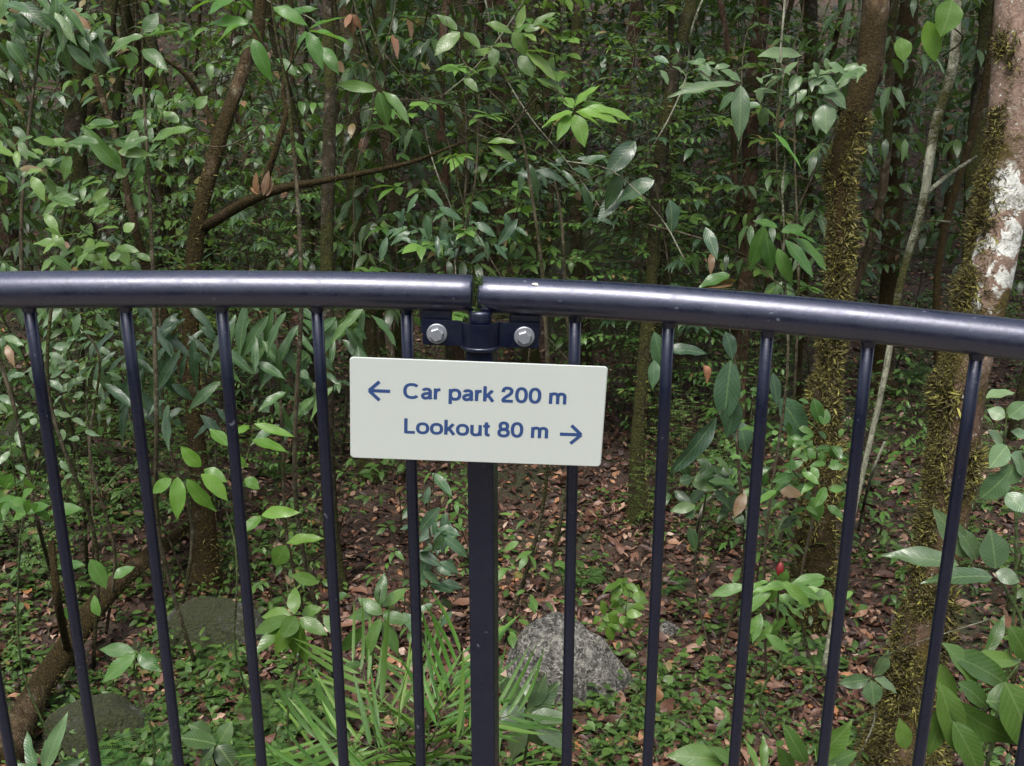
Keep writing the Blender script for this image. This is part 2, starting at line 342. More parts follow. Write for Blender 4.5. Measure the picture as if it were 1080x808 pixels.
# ------------------------------------------------------------------ the railing
TUBE = .0252
railL = [(-260, 317, 1.42), (-120, 309, 1.41), (0, 306, 1.40), (180, 305, 1.40), (360, 306, 1.40), (496, 309.5, 1.40)]
railR = [(508.5, 311, 1.40), (680, 319.5, 1.375), (880, 337, 1.325), (1080, 359, 1.272), (1200, 375, 1.235), (1330, 394, 1.19)]
def rail_at(rl, px):
    xs = [r[0] for r in rl]
    return PX(px, float(np.interp(px, xs, [r[1] for r in rl])), float(np.interp(px, xs, [r[2] for r in rl])))
def rail_panel(rl, bars, label, post_side, feet):
    p0 = rail_at(rl, rl[0][0]); base = np.array([rail_at(rl, bars[0])[0], rail_at(rl, bars[0])[1], 0])
    t = thing('railing_panel', label, 'railing', base)
    path = smoothpath([PX(*r) for r in rl], 70)
    # slightly rounded tube ends
    r = np.full(len(path), TUBE)
    b = Buf(); ends = []
    d0 = nrm(path[0] - path[1]); d1 = nrm(path[-1] - path[-2])
    P = np.vstack([path[0] + d0 * .003, path[0] + d0 * .002, path, path[-1] + d1 * .002, path[-1] + d1 * .003])
    R = np.concatenate([[TUBE * .9, TUBE * .97], r, [TUBE * .97, TUBE * .9]])
    b.tube(local(t, P), R, 40); b.build('top_rail', PAINT, t)
    low = []
    for px in bars:
        top = rail_at(rl, px); bt = np.array([top[0], top[1], top[2] - 1.0]); low.append(bt)
        bb = Buf(); zz = np.linspace(0, 1, 8)
        bb.tube(local(t, np.array([top + (bt - top) * k for k in zz])), .0081, 18)
        bb.tube(local(t, [top - [0, 0, TUBE - .003], top - [0, 0, TUBE + .001], top - [0, 0, TUBE + .005]]), [.0105, .0095, .0083], 18, cap=False)
        bb.build('baluster', PAINT_DIMMED, t)
    lp = smoothpath(np.array(low), 40); e0 = lp[0] + (lp[0] - lp[1]) * 2; e1 = lp[-1] + (lp[-1] - lp[-2]) * 2
    b = Buf(); b.tube(local(t, np.vstack([e0, lp, e1])), .017, 16); b.build('bottom_rail', PAINT, t)
    for k in feet:
        f = Buf(); q = lp[k]; f.tube(local(t, [q, np.array([q[0], q[1], -.0])]), .012, 12); f.build('foot', PAINT, t)
    return t
pL = rail_panel(railL, [-180, -75, 28, 130, 232, 333, 428], 'left navy railing section whose curved top tube ends just left of the sign post', 1, (4, 30))
pR = rail_panel(railR, [607, 706, 811, 918, 1033, 1155, 1270], 'right navy railing section whose top tube starts at the sign post and slopes down', -1, (8, 34))

PC = PX(507, 345, 1.40)                                        # centre of the post near its top
def rbox(buf, c, sx, sy, sz, r, n=4, rz=0.0, axis='z'):
    # box with rounded vertical edges
    pts = []
    for cx, cy, a0 in ((sx / 2 - r, sy / 2 - r, 0), (-sx / 2 + r, sy / 2 - r, 90), (-sx / 2 + r, -sy / 2 + r, 180), (sx / 2 - r, -sy / 2 + r, 270)):
        for k in range(n + 1):
            a = math.radians(a0 + 90 * k / n); pts.append((cx + r * math.cos(a), cy + r * math.sin(a)))
    P = np.array(pts); R = np.array([[math.cos(rz), -math.sin(rz)], [math.sin(rz), math.cos(rz)]]); P = P @ R.T; k = len(P)
    e = min(.0012, r * .5); sc = lambda s: P * (1 - s / max(sx, sy) * 2)
    layers = [(-sz / 2, sc(e)), (-sz / 2 + e, P), (sz / 2 - e, P), (sz / 2, sc(e))]
    V = []
    for z, Q in layers:
        for q in Q: V.append((q[0], q[1], z) if axis == 'z' else ((q[0], z, q[1])))
    V = np.array(V) + c; L = len(layers); i = np.arange(L - 1)[:, None]; j = np.arange(k)[None]; j2 = (j + 1) % k
    F = np.stack([i * k + j, i * k + j2, (i + 1) * k + j2, (i + 1) * k + j], -1).reshape(-1, 4)
    if axis == 'y': F = F[:, ::-1]
    base = buf.n; buf.add(V, F)
    for lay in (0, L - 1):
        ci = buf.n; buf.v.append(np.array([V[lay * k:(lay + 1) * k].mean(0)])); buf.uv.append(np.zeros((1, 2))); buf.n += 1
        q = np.arange(k); A = base + lay * k + q; B = base + lay * k + (q + 1) % k
        flip = (lay == 0) ^ (axis == 'y')
        buf.f3.append(np.stack([np.full(k, ci), B, A] if flip else [np.full(k, ci), A, B], -1))
def post():
    t = thing('fence_post', 'navy square post behind the sign with a bolted clamp at its top', 'post', (PC[0], PC[1], 0))
    b = Buf(); ztop = PX(507, 368, 1.40)[2]
    rbox(b, np.array([0.001, 0, ztop / 2]), .037, .037, ztop, .004, rz=math.radians(-11)); b.build('shaft', PAINT_DIMMED, t, smooth=False)
    z0 = PX(507, 374, 1.375)[2]; z1 = PX(507, 334, 1.375)[2]
    b = Buf(); b.tube([(0, 0, z0 - .012), (0, 0, z1), (0, 0, z1 + .003), (0, 0, z1 + .0045)], [.0160, .0160, .0155, .013], 32); b.build('stub_tube', PAINT, t)
    b = Buf(); b.tube([(0, 0, z0 - .001), (0, 0, z0 + .001), (0, 0, z0 + .004), (0, 0, z0 + .0055)], [.026, .0275, .0275, .026], 40); b.build('collar', PAINT, t)
    # half-round clamp strap with a bolt flange each side
    zc = (z0 + z1) / 2 - .004; hh = .034; tilt = -.035
    b = Buf(); pts = []
    prof = [(-.0775, -.006), (-.030, -.006)] + [(.0262 * math.cos(a), -.0005 - .0262 * math.sin(a)) for a in np.linspace(math.pi * .93, math.pi * .07, 18)] + [(.030, -.006), (.0775, -.006)]
    pr = np.array(prof); th = .004
    tn = nrm(np.gradient(pr, axis=0)); nn = np.stack([-tn[:, 1], tn[:, 0]], 1)
    fr = pr; bk = pr + nn * th; m = len(pr); V = []
    for zz in (-hh / 2, hh / 2):
        for Q in (fr, bk):
            for q in Q: V.append((q[0], q[1], zc + zz + q[0] * tilt * (1 if abs(q[0]) > .028 else 0)))
    F = []
    for i in range(m - 1):
        F += [[i, i + 1, 2 * m + i + 1, 2 * m + i], [m + i + 1, m + i, 3 * m + i, 3 * m + i + 1], [2 * m + i, 2 * m + i + 1, 3 * m + i + 1, 3 * m + i], [i + 1, i, m + i, m + i + 1]]
    F += [[0, 2 * m, 3 * m, m], [m - 1, 2 * m - 1, 4 * m - 1, 3 * m - 1]]
    b.add(np.array(V), F); b.build('clamp', PAINT_DIMMED, t, smooth=False)
    for sx in (-1, 1):
        c = np.array([sx * .0585, -.0062, zc + sx * .0585 * tilt - .001])
        w_ = Buf(); w_.tube([c + [0, 0, 0], c + [0, -.0022, 0], c + [0, -.003, 0]], [.0138, .0138, .0128], 32)
        wa = w_.build('bolt', ZINC, t, smooth=False)
        h_ = Buf(); a = np.arange(6) * math.pi / 3 + .3; ring = lambda r, y: np.stack([c[0] + r * np.cos(a), np.full(6, c[1] + y), c[2] + r * np.sin(a)], 1)
        V = np.vstack([ring(.0098, -.003), ring(.0098, -.0095), ring(.0082, -.0108)]); F = [[i + k * 6, (i + 1) % 6 + k * 6, (i + 1) % 6 + k * 6 + 6, i + k * 6 + 6] for k in (0, 1) for i in range(6)]
        h_.add(V, F); h_.add(np.vstack([V[12:], [[c[0], c[1] - .0108, c[2]]]]), [[(i + 1) % 6, i, 6] for i in range(6)])
        h_.build('hex_head', ZINC, wa, smooth=False)
post()
for pan, s in ((pL, -1), (pR, 1)):                              # welded lug under each rail end
    b = Buf(); c = PX(507 + s * 47, 336 + (s > 0) * 4, 1.405); rbox(b, local(pan, c), .043, .0055, .040, .003, axis='z')
    b.build('lug', PAINT, pan, smooth=False)

# ------------------------------------------------------------------ the sign
def sign():
    c = PX(503.6, 435, 1.352); t = thing('direction_sign', 'pale rectangular sign with blue words and arrows fixed to the post', 'sign', c)
    t.rotation_euler = (0, math.radians(2.35), math.radians(.3))
    W, H = .3295, .1375
    b = Buf(); rbox(b, np.zeros(3), W, H, .004, .0045, 6, axis='y'); b.build('panel', PANEL, t, smooth=False)
    b = Buf(); b.box((0, .0125, 0), .05, .017, .09); b.build('mounting_block', PAINT, t, smooth=False)
    yf = -.00212
    def uv(u, v): return ((u - .5) * W, (0.5 - v) * H)
    def text(words, u0, u1, v, cap):
        x0, zb = uv(u0, v); x1, _ = uv(u1, v); h = cap * H; x = 0; strokes = []
        for ch in words:
            if ch == ' ': x += .37; continue
            st, adv = GLYPH[ch]
            for q in st: strokes.append(np.asarray(q) + [x, 0])
            x += adv
        lo = min(q[:, 0].min() for q in strokes) - .08; hi = max(q[:, 0].max() for q in strokes) + .08; sx = (x1 - x0) / (hi - lo); b = Buf()
        for n_, q in enumerate(strokes):
            closed = np.allclose(q[0], q[-1]); tn = np.gradient(q, axis=0)
            if closed: tn[0] = tn[-1] = q[1] - q[-2]
            tn = nrm(tn); nn = np.stack([-tn[:, 1], tn[:, 0]], 1) * .097; m = len(q); V = []
            for e in (q + nn, q - nn): V += [(x0 + (p[0] - lo) * sx, yf - .000012 * n_, zb + p[1] * h) for p in e]
            b.add(V, [[i, m + i, m + i + 1, i + 1] for i in range(m - 1)])
        o = b.build('lettering', INK, t, smooth=False); o['label'] = 'blue words ' + words
    def E(cx, cy, rx, ry, a0=0, a1=360, n=28):
        a = np.radians(np.linspace(a0, a1, n)); sq = lambda v: np.sign(v) * np.abs(v) ** .86; return np.stack([cx + rx * sq(np.cos(a)), cy + ry * sq(np.sin(a))], 1)
    Ln = lambda *p: np.array(p, float)
    sm = lambda *p: smoothpath(np.array(p, float), 26)
    arch = lambda cx, x1: np.vstack([E(cx, .47, x1 - cx, .20, 178, 0, 16), [[x1, .25], [x1, 0]]])
    GLYPH = {'C': ([E(.47, .5, .385, .43, 42, 318)], .94),
             'a': ([np.vstack([E(.355, .50, .195, .165, 165, 0, 16), [[.55, .3], [.55, .12], [.60, .0]]]), sm((.55, .42), (.40, .385), (.24, .35), (.145, .27), (.135, .18), (.19, .09), (.29, .065), (.42, .10), (.51, .18), (.55, .28))], .70),
             'r': ([Ln((.14, 0), (.14, .73)), sm((.14, .42), (.19, .56), (.28, .64), (.42, .655))], .46),
             'p': ([Ln((.14, -.26), (.14, .73)), E(.40, .37, .26, .305)], .76),
             'k': ([Ln((.14, 0), (.14, 1)), Ln((.16, .26), (.56, .73)), Ln((.30, .44), (.60, 0))], .68),
             '2': ([sm((.10, .66), (.12, .80), (.22, .91), (.36, .93), (.50, .89), (.575, .77), (.55, .62), (.43, .48), (.26, .34), (.14, .21), (.09, .07)), Ln((.05, .075), (.66, .075))], .75),
             '0': ([E(.375, .5, .26, .43)], .75), '8': ([E(.375, .72, .205, .215), E(.375, .275, .26, .215)], .75),
             'm': ([Ln((.14, 0), (.14, .73)), arch(.335, .53), arch(.725, .92)], 1.07),
             'L': ([Ln((.15, 0), (.15, 1)), Ln((.15, .075), (.66, .075))], .70), 'o': ([E(.395, .37, .28, .305)], .78),
             'u': ([np.vstack([[[.14, .73], [.14, .4]], E(.36, .26, .22, .20, 182, 358, 16)]), Ln((.60, 0), (.60, .73))], .74),
             't': ([sm((.21, .93), (.21, .6), (.21, .25), (.24, .10), (.40, .065)), Ln((.03, .67), (.40, .67))], .44)}
    text('Car park 200 m', .209, .845, .382, .150)
    text('Lookout 80 m', .214, .781, .730, .150)
    def arrow(u0, u1, v, d):
        x0, z = uv(u0, v); x1, _ = uv(u1, v); tip, tail = (x0, x1) if d < 0 else (x1, x0)
        b = Buf(); th = .0044; hl = .0185
        b.box(((tip + tail) / 2 - d * .0012, yf, z), abs(x1 - x0) - .004, .0002, th)
        for s in (-1, 1):
            a = s * math.radians(43); ca, sa = math.cos(a), math.sin(a)
            R = [[ca, 0, sa], [0, 1, 0], [-sa, 0, ca]]
            cx = tip - d * (hl * .5 * abs(ca) + .0015); cz = z + s * hl * .5 * abs(sa)
            b.box((cx, yf - .00004 * (s + 2), cz), hl, .0002, th, np.array([[ca, 0, s * d * abs(sa)], [0, 1, 0], [-s * d * abs(sa), 0, ca]]))
        b.build('arrow', INK, t, smooth=False)
    arrow(.070, .160, .318, -1); arrow(.826, .918, .682, 1)
sign()

# moss growing out of the post top in the joint of the rail
r_ = np.random.default_rng(6); n_ = 260; b = Buf(); P_ = np.stack([r_.normal(0, .0035, n_), r_.normal(0, .005, n_), r_.random(n_) ** 1.3 * .045], 1); P_[:, 0] += .004 * np.sin(P_[:, 2] * 60)
put(b, [leaf_tpl(.3, .4, .2, nl=3)], P_, r_.normal(0, 1, (n_, 3)) * [1, 1, .6] + [0, 0, .8], r_.normal(0, 1, (n_, 3)), r_.uniform(.003, .009, n_))
o = b.build('moss_tuft', L_FERN); o.location = (PC[0] - .003, PC[1], PX(507, 334, 1.375)[2] + .004); tag(o, 'thin green moss tuft growing in the gap between the two rail ends', 'moss')

# petal lying on the rail
p = rail_at(railR, 565) + np.array([0, -.014, .0215])
b = Buf(); put(b, [leaf_tpl(.4, .1, .1, nl=6)], [(-.006, 0, 0)], [(1, 0, -.03)], [(0, -.45, .9)], .013)
o = b.build('fallen_petal', PETAL); o.location = p; tag(o, 'tiny pale petal stuck on the rail just right of the post', 'petal')

# ------------------------------------------------------------------ rocks
def rock(px, py, wpx, hpx, mat, label, seed, cat='rock', name='boulder', squash=1.0, dpt=.8):
    r = np.random.default_rng(seed); g = GR(px, py); d = g @ FW - CAM @ FW; W = wpx * d / FPX; Hh = hpx * d / FPX
    n = 40; V = []; nu = 48
    ph = r.uniform(0, 6, 12); cuts = [(nrm(r.normal(size=3) * [1, 1, .7]), r.uniform(.62, .88)) for _ in range(13)]
    for i in range(n + 1):
        for j in range(nu):
            th = math.pi * i / n; a = 2 * math.pi * j / nu; q = np.array([math.sin(th) * math.cos(a), math.sin(th) * math.sin(a), math.cos(th)])
            rad = 1.0
            for nn, dd in cuts:
                k = q @ nn
                if k > dd: rad = min(rad, dd / k)
            rad *= 1 + .05 * abs(math.sin(3 * q[0] + 2 * q[2] + ph[5]) * math.sin(3.5 * q[1] + ph[6])) - .03 * (abs(math.sin(6 * q[0] + 5 * q[1] + 4 * q[2] + ph[7])) < .12) + .04 * math.sin(5 * q[0] + ph[0]) * math.sin(4 * q[1] + ph[1]) + .02 * math.sin(13 * q[0] + ph[2] + 7 * q[2]) * math.sin(11 * q[1] + ph[3]) + .008 * math.sin(31 * q[0] + ph[4]) * math.sin(29 * q[2] + 17 * q[1])
            V.append(q * rad * [W * .56, W * .5 * dpt, Hh * .9])
    i = np.arange(n)[:, None]; j = np.arange(nu)[None]; j2 = (j + 1) % nu
    F = np.stack([i * nu + j, (i + 1) * nu + j, (i + 1) * nu + j2, i * nu + j2], -1).reshape(-1, 4)
    b = Buf(); b.add(np.array(V), F); o = b.build(name, mat); o.location = G(g[0], g[1] + W * .3) + [0, 0, -Hh * .05]
    return tag(o, label, cat)
rock(600, 745, 128, 92, ROCK_G, 'grey boulder speckled with pale lichen at the foot of the post', 12)
rock(218, 690, 104, 56, ROCK_M, 'dark mossy rock on the leaf litter left of the palm clump', 8)
rock(630, 372, 100, 165, ROCK_M, 'mossy mound of rock seen just above the rail', 3)
rock(95, 800, 110, 50, ROCK_M, 'low mossy rock in the bottom left corner under the fallen branch', 14)
rock(25, 500, 90, 60, ROCK_M, 'green mossy rock on the bank at the left edge', 21)
rock(705, 672, 26, 14, ROCK_G, 'small pale stone right of the grey boulder', 31, name='stone', cat='stone')

# ------------------------------------------------------------------ leaf litter, moss and ground cover (uncountable)
def vnoise(x, y, s, seed):
    r = np.random.default_rng(seed); g = r.random((64, 64)); u = (np.asarray(x) * s) % 64; v = (np.asarray(y) * s) % 64
    i = u.astype(int); j = v.astype(int); fu = u - i; fv = v - j; fu = fu * fu * (3 - 2 * fu); fv = fv * fv * (3 - 2 * fv); i1 = (i + 1) % 64; j1 = (j + 1) % 64
    return (g[i, j] * (1 - fu) + g[i1, j] * fu) * (1 - fv) + (g[i, j1] * (1 - fu) + g[i1, j1] * fu) * fv
def scatter(n, y0, y1, spread=.56, power=1.4):
    y = y0 + (y1 - y0) * rng.random(n) ** power; x = (rng.random(n) * 2 - 1) * (y * spread + .7); return x, y
def litter():
    x, y = scatter(165000, 2.7, 30, power=1.7)
    left = np.clip((-x / y - .22) / .15, 0, 1); keep = rng.random(len(x)) < (.30 + .75 * vnoise(x, y, 1.3, 1)) * (1 - .35 * left); x = x[keep]; y = y[keep]; n = len(x)
    z = hgt(x, y) + rng.random(n) * .03; a = rng.random(n) * 6.283
    D = np.stack([np.cos(a), np.sin(a), rng.normal(0, .25, n)], 1); N = np.stack([rng.normal(0, .38, n), rng.normal(0, .38, n), np.ones(n)], 1)
    L = np.clip(rng.lognormal(math.log(.05), .42, n), .015, .15)
    b = Buf(); put(b, T_DRY, np.stack([x, y, z], 1), D, N, L, rng.uniform(.7, 1.3, n)); tag(b.build('leaf_litter', LITTER), kind='stuff', label='brown fallen leaves carpeting the forest floor', cat='leaf litter')
    # sticks
    b = Buf(); x, y = scatter(900, 2.8, 14)
    for i in range(900):
        a = rng.random() * 3.14; l = rng.uniform(.06, .35); p0 = np.array([x[i], y[i], float(hgt(x[i], y[i])) + .02]); d = np.array([math.cos(a), math.sin(a), rng.normal(0, .1)])
        b.tube(smoothpath([p0, p0 + d * l * .5 + rng.normal(0, .015, 3), p0 + d * l], 5), [.004, .004, .003, .003, .002], 4)
    tag(b.build('twig_litter', B_TWIG), kind='stuff', label='small broken twigs scattered over the leaf litter', cat='twigs')
litter()
def cover():
    # small leaved creeping plants in patches
    nS = 5200; x, y = scatter(24600, 2.7, 15, power=1.3)
    left = np.clip((-x / y - .16) / .15, 0, 1); far = np.clip((y - 7.5) / 4, 0, .6)
    patch = np.exp(-(((x - .75) / .4) ** 2 + ((y - 4.0) / .35) ** 2)) * 1.2 + np.exp(-(((x - 1.0) / .5) ** 2 + ((y - 6.0) / .5) ** 2)) * .6 + np.exp(-(((x + .2) / .8) ** 2 + ((y - 3.5) / .5) ** 2)) * .6
    prob = np.clip((vnoise(x, y, 1.1, 4) - .52) * 2.2, 0, 1) * .3 + left * .8 * (vnoise(x, y, 2, 9) > .25) + np.clip((x / y - .05) / .2, 0, 1) * .22 * (vnoise(x, y, 1.7, 14) > .5) + patch * .8 + far * (vnoise(x, y, 1.5, 12) > .45) * .8
    k = rng.random(len(x)) < prob; x = x[k]; y = y[k]; k = rng.random(len(x)) < .6; x = x[k]; y = y[k]
    P = []; D = []; N = []; L = []
    for i in range(len(x)):
        m = rng.integers(5, 13); h = rng.uniform(.02, .13); c = G(x[i], y[i]); a = rng.random(m) * 6.283; r = rng.random(m) * .05
        P.append(c + np.stack([np.cos(a) * r, np.sin(a) * r, rng.random(m) * h + .01], 1)); D.append(np.stack([np.cos(a), np.sin(a), rng.normal(.1, .3, m)], 1))
        N.append(np.stack([rng.normal(0, .3, m), rng.normal(0, .3, m), np.ones(m)], 1)); L.append(np.full(m, rng.uniform(.02, .065)))
    b = Buf(); put(b, T_SML, np.vstack(P), np.vstack(D), np.vstack(N), np.concatenate(L), rng.uniform(.8, 1.4, sum(map(len, L))))
    tag(b.build('ground_cover', L_MID), kind='stuff', label='low small leaved plants creeping over the ground', cat='ground cover')
cover()

# ------------------------------------------------------------------ trees
def moss_on(path, R, n, side, seed, ln=.03, t0=0, t1=1, spread=1.2):
    r = np.random.default_rng(seed); b = Buf(); m = len(path); T = nrm(np.gradient(path, axis=0))
    n = int(n * 3.2); t = r.uniform(t0, t1, n) * (m - 1); i = np.clip(t.astype(int), 0, m - 2); u = (t - i)[:, None]
    P = path[i] * (1 - u) + path[i + 1] * u; rr = R[i] * (1 - u[:, 0]) + R[i + 1] * u[:, 0]
    a = side + r.normal(0, spread, n); dirn = np.stack([np.cos(a), np.sin(a), np.zeros(n)], 1)
    dirn = nrm(dirn - T[i] * np.sum(dirn * T[i], 1, keepdims=True))
    keep = vnoise(a * 1.3 + 8, P[:, 2] * 4 + 30, 1.5, seed) > .36
    P = (P + dirn * rr[:, None] * .97)[keep]; dirn = dirn[keep]; k = len(P)
    D = nrm(dirn * .7 + r.normal(0, .75, (k, 3)) + [0, 0, -.35])
    put(b, [leaf_tpl(.13, .6, .2, nl=3, a=.6, curl=1)], P, D, r.normal(0, 1, (k, 3)), (r.uniform(.25, 1.0, k) ** 1.5) * ln * (.35 + 1.1 * vnoise(P[:, 0] * 9 + 31, P[:, 2] * 5 + 40, 1.5, seed + 1)))
    return b
CROWN = None
def crown_mesh():
    b = Buf(); n = 46; C = rng.normal(0, 1, (n, 3)); C = nrm(C) * rng.uniform(.3, 1, (n, 1)) ** .5 * [2.6, 2.6, 1.1]
    P = []; 
    for c in C: P.append(c + rng.normal(0, .38, (70, 3)) * [1, 1, .6])
    P = np.vstack(P); k = len(P); D = rng.normal(0, 1, (k, 3)) * [1, 1, .5] - [0, 0, .4]
    put(b, T_ELL[:2], P, D, rng.normal(0, .6, (k, 3)) + [0, 0, 1], rng.uniform(.12, .26, k), 1.2); return b
def tree(label, pts, mat, name='rainforest_tree', cat='tree', group=None, top=6.5, flare=1.6, lump=.06, crown=False, limbs=(), moss=None, sides=20, mlen=.03):
    """pts: (px, py, depth, radius) from base upwards; base drops to the ground under it"""
    Q = [PX(p[0], p[1], p[2]) for p in pts]; R = [p[3] for p in pts]
    b0 = Q[0]; gz = float(hgt(b0[0], b0[1]))
    if b0[2] > gz + .02:
        d = nrm(Q[0] - Q[1]); k = min((b0[2] - gz) / max(-d[2], .5), 3); q = b0 + d * k; Q.insert(0, np.array([q[0], q[1], gz])); R.insert(0, R[0] * 1.12)
    t = thing(name, label, cat, (Q[0][0], Q[0][1], float(hgt(Q[0][0], Q[0][1]))), group=group)
    Q.insert(0, Q[0] - [0, 0, .15]); R.insert(0, R[0] * 1.1)
    if top and Q[-1][2] < top:
        d = nrm(Q[-1] - Q[-2]); d = nrm(d + [0, 0, .6]); Q.append(Q[-1] + d * (top - Q[-1][2]) / d[2]); R.append(R[-1] * .6)
    path = smoothpath(np.column_stack([np.array(Q), R]), 70); P = path[:, :3]; RR = path[:, 3].copy()
    hb = P[:, 2] - P[0, 2] - .15; RR *= 1 + (flare - 1) * np.exp(-np.clip(hb, 0, 9) / .12)
    wob = np.random.default_rng(int(abs(pts[0][0] * 7 + pts[0][1]))); s = np.linspace(0, 9, len(P))
    P = P + np.stack([np.sin(s * 2.1 + wob.random() * 6), np.sin(s * 1.7 + wob.random() * 6), 0 * s], 1) * .012
    b = Buf(); b.tube(local(t, P), RR, sides, lump=lump)
    for lb in limbs:
        lq = smoothpath(np.array([np.append(PX(*q[:3]), q[3]) for q in lb]), 26); b.tube(local(t, lq[:, :3]), lq[:, 3], 8, lump=.08)
    b.build('trunk', mat, t)
    if moss:
        mb = None
        for (n, side, t0, t1, sp) in moss:
            mm = moss_on(P - np.array(t.location), RR, n, side, n + 3, mlen, t0, t1, sp)
            if mb is None: mb = mm
            else:
                for v, f, u in zip(mm.v, mm.f4, mm.uv): mb.add(v, f - 0, u)
        tag(mb.build('moss', MOSS, t), kind='stuff')
    if crown and top:
        global CROWN
        if CROWN is None: CROWN = crown_mesh().build('crown', L_MID, t)
        else:
            c = CROWN.copy(); COL.objects.link(c); c.parent = t; CR = c
        cc = t.children[-1] if t.children[-1].name.startswith('crown') else CROWN
        for ch in t.children:
            if ch.name.startswith('crown'): ch.location = Vector(local(t, P[-1])); ch.rotation_euler = (0, 0, wob.random() * 6)
    return t, P, RR
# the named trees (px, py, depth, radius)
W_ = math.pi
tree('pinkish leaning tree with white lichen patches and yellow moss at the right edge', [(958, 775, 4.35, .12), (975, 660, 4.35, .088), (1000, 520, 4.35, .095), (1018, 400, 4.35, .096), (1042, 290, 4.35, .096), (1062, 160, 4.35, .097), (1082, -20, 4.3, .10), (1105, -200, 4.3, .10)], B_HERO, moss=[(22000, W_ * 1.04, .06, .8, .40), (7000, -W_ / 2, .04, .33, .9), (900, -W_ / 2, .40, .44, .5)], mlen=.05, sides=36, lump=.035, flare=1.3)
tree('brown mossy trunk curving up between the pale sapling and the hanging vine', [(866, 480, 5.5, .085), (872, 400, 5.5, .068), (884, 290, 5.5, .056), (890, 180, 5.5, .066), (912, 80, 5.5, .072), (926, -30, 5.5, .068)], B_MOSSY, crown=True, moss=[(14000, -W_ * .75, .03, .7, 1.2), (4000, 0, .05, .7, .8)], mlen=.05, sides=28)
tree('slim pale green sapling stem standing crooked beside the lichen covered tree', [(890, 600, 5.0, .012), (930, 420, 5.0, .014), (946, 300, 5.0, .018), (976, 205, 5.0, .02), (990, 130, 5.0, .024), (1003, 60, 5.0, .024), (1010, -60, 5.0, .02)], B_PALE, name='sapling', crown=False, top=3.2, flare=1.2, limbs=[[(976, 205, 5.0, .012), (1000, 185, 5.05, .010), (1030, 165, 5.15, .007)], [(965, 235, 5.0, .006), (985, 233, 5, .005), (1002, 234, 5, .004)]], sides=12)
tree('dark trunk behind the upper left side of the lichen covered tree', [(1022, 330, 7.5, .08), (1030, 200, 7.5, .08), (1043, 40, 7.5, .078), (1050, -60, 7.5, .075)], B_DARK)
tree('thin reddish brown trunk directly left of the hanging vine', [(775, 470, 7.6, .07), (786, 300, 7.6, .056), (793, 120, 7.6, .058), (805, -20, 7.6, .055)], B_RED, moss=[(500, W_, .1, .6, 1)])
tree('dark leaning trunk right of the sign, dividing above the rail', [(672, 515, 6.6, .05), (676, 430, 6.6, .04), (684, 300, 6.6, .038), (698, 160, 6.6, .04), (724, 20, 6.6, .038), (731, -60, 6.6, .036)], B_DARK, moss=[(700, 0, .1, .6, 1)])
tree('straight brown trunk just left of the sign post clamp', [(388, 400, 7.2, .065), (382, 290, 7.2, .06), (374, 180, 7.2, .056), (371, 60, 7.2, .056), (362, -40, 7.2, .05)], B_BROWN, moss=[(400, 0, .1, .6, 1)])
tree('dark trunk with shaggy bark above the gap in the rail', [(478, 420, 8.5, .075), (482, 280, 8.5, .068), (492, 150, 8.5, .062), (486, 20, 8.5, .06), (478, -60, 8.5, .06)], B_DARK)
tree('thick reddish trunk far behind the sign post', [(540, 330, 12, .14), (535, 230, 12, .125), (528, 80, 12, .12), (528, -40, 12, .12)], B_RED)
tree('slender straight brown trunk between the sign and the two left bars', [(424, 380, 7.8, .055), (418, 280, 7.8, .05), (408, 150, 7.8, .055), (400, 0, 7.8, .055)], B_BROWN)
tree('thin dark trunk behind the fourth bar from the left', [(352, 600, 5.6, .042), (346, 430, 5.6, .04), (342, 280, 5.6, .035), (350, 130, 5.6, .035), (342, -20, 5.6, .03)], B_DARK)
tree('mossy forked trunk behind the bars at left with a dark limb', [(214, 560, 5.6, .06), (206, 440, 5.6, .045), (202, 320, 5.6, .045), (208, 230, 5.6, .042), (232, 150, 5.6, .04), (262, 60, 5.6, .035), (275, -40, 5.6, .03)], B_MOSSY, limbs=[[(206, 440, 5.6, .03), (188, 370, 5.6, .028), (160, 300, 5.6, .026), (140, 230, 5.5, .02), (126, 160, 5.5, .018), (100, 80, 5.5, .015)], [(215, 240, 5.6, .032), (262, 212, 5.3, .028), (300, 198, 5.1, .022), (345, 190, 5.0, .015), (430, 172, 4.9, .010), (488, 150, 4.8, .006)], [(232, 150, 5.6, .02), (215, 110, 5.6, .018), (196, 80, 5.5, .012), (170, 60, 5.4, .006)], [(276, 202, 5.3, .02), (290, 160, 5.2, .017), (302, 118, 5.2, .013), (298, 92, 5.2, .009), (310, 50, 5.2, .005), (312, 20, 5.2, .003)]], moss=[(1200, W_ / 4, .05, .7, 2)], mlen=.03)
tree('dark forked trunk with hanging black leaves in the top left corner', [(98, 330, 7.4, .08), (84, 180, 7.4, .075), (80, 60, 7.4, .075), (74, -40, 7.4, .07)], B_DARK, limbs=[[(84, 150, 7.4, .05), (110, 60, 7.4, .045), (122, -30, 7.4, .04)]])
tree('tan slender trunk at the far left above the rail', [(14, 330, 9.5, .09), (8, 180, 9.5, .085), (2, 40, 9.5, .08)], B_RED)
tree('thin trunk behind the rail right of the sign holding long leaves', [(618, 400, 8.2, .05), (612, 290, 8.2, .05), (606, 190, 8.2, .048), (610, 20, 8.2, .045)], B_BROWN)
tree('mossy trunk half hidden between the two right hand mossy trees', [(930, 400, 9, .085), (940, 250, 9, .075), (955, 80, 9, .075), (962, -40, 9, .07)], B_MOSSY)
tree('narrow trunk seen through the leaves left of the leaning dark trunk', [(562, 380, 9.0, .06), (560, 250, 9.0, .058), (566, 120, 9, .055), (560, 0, 9, .05)], B_DARK)

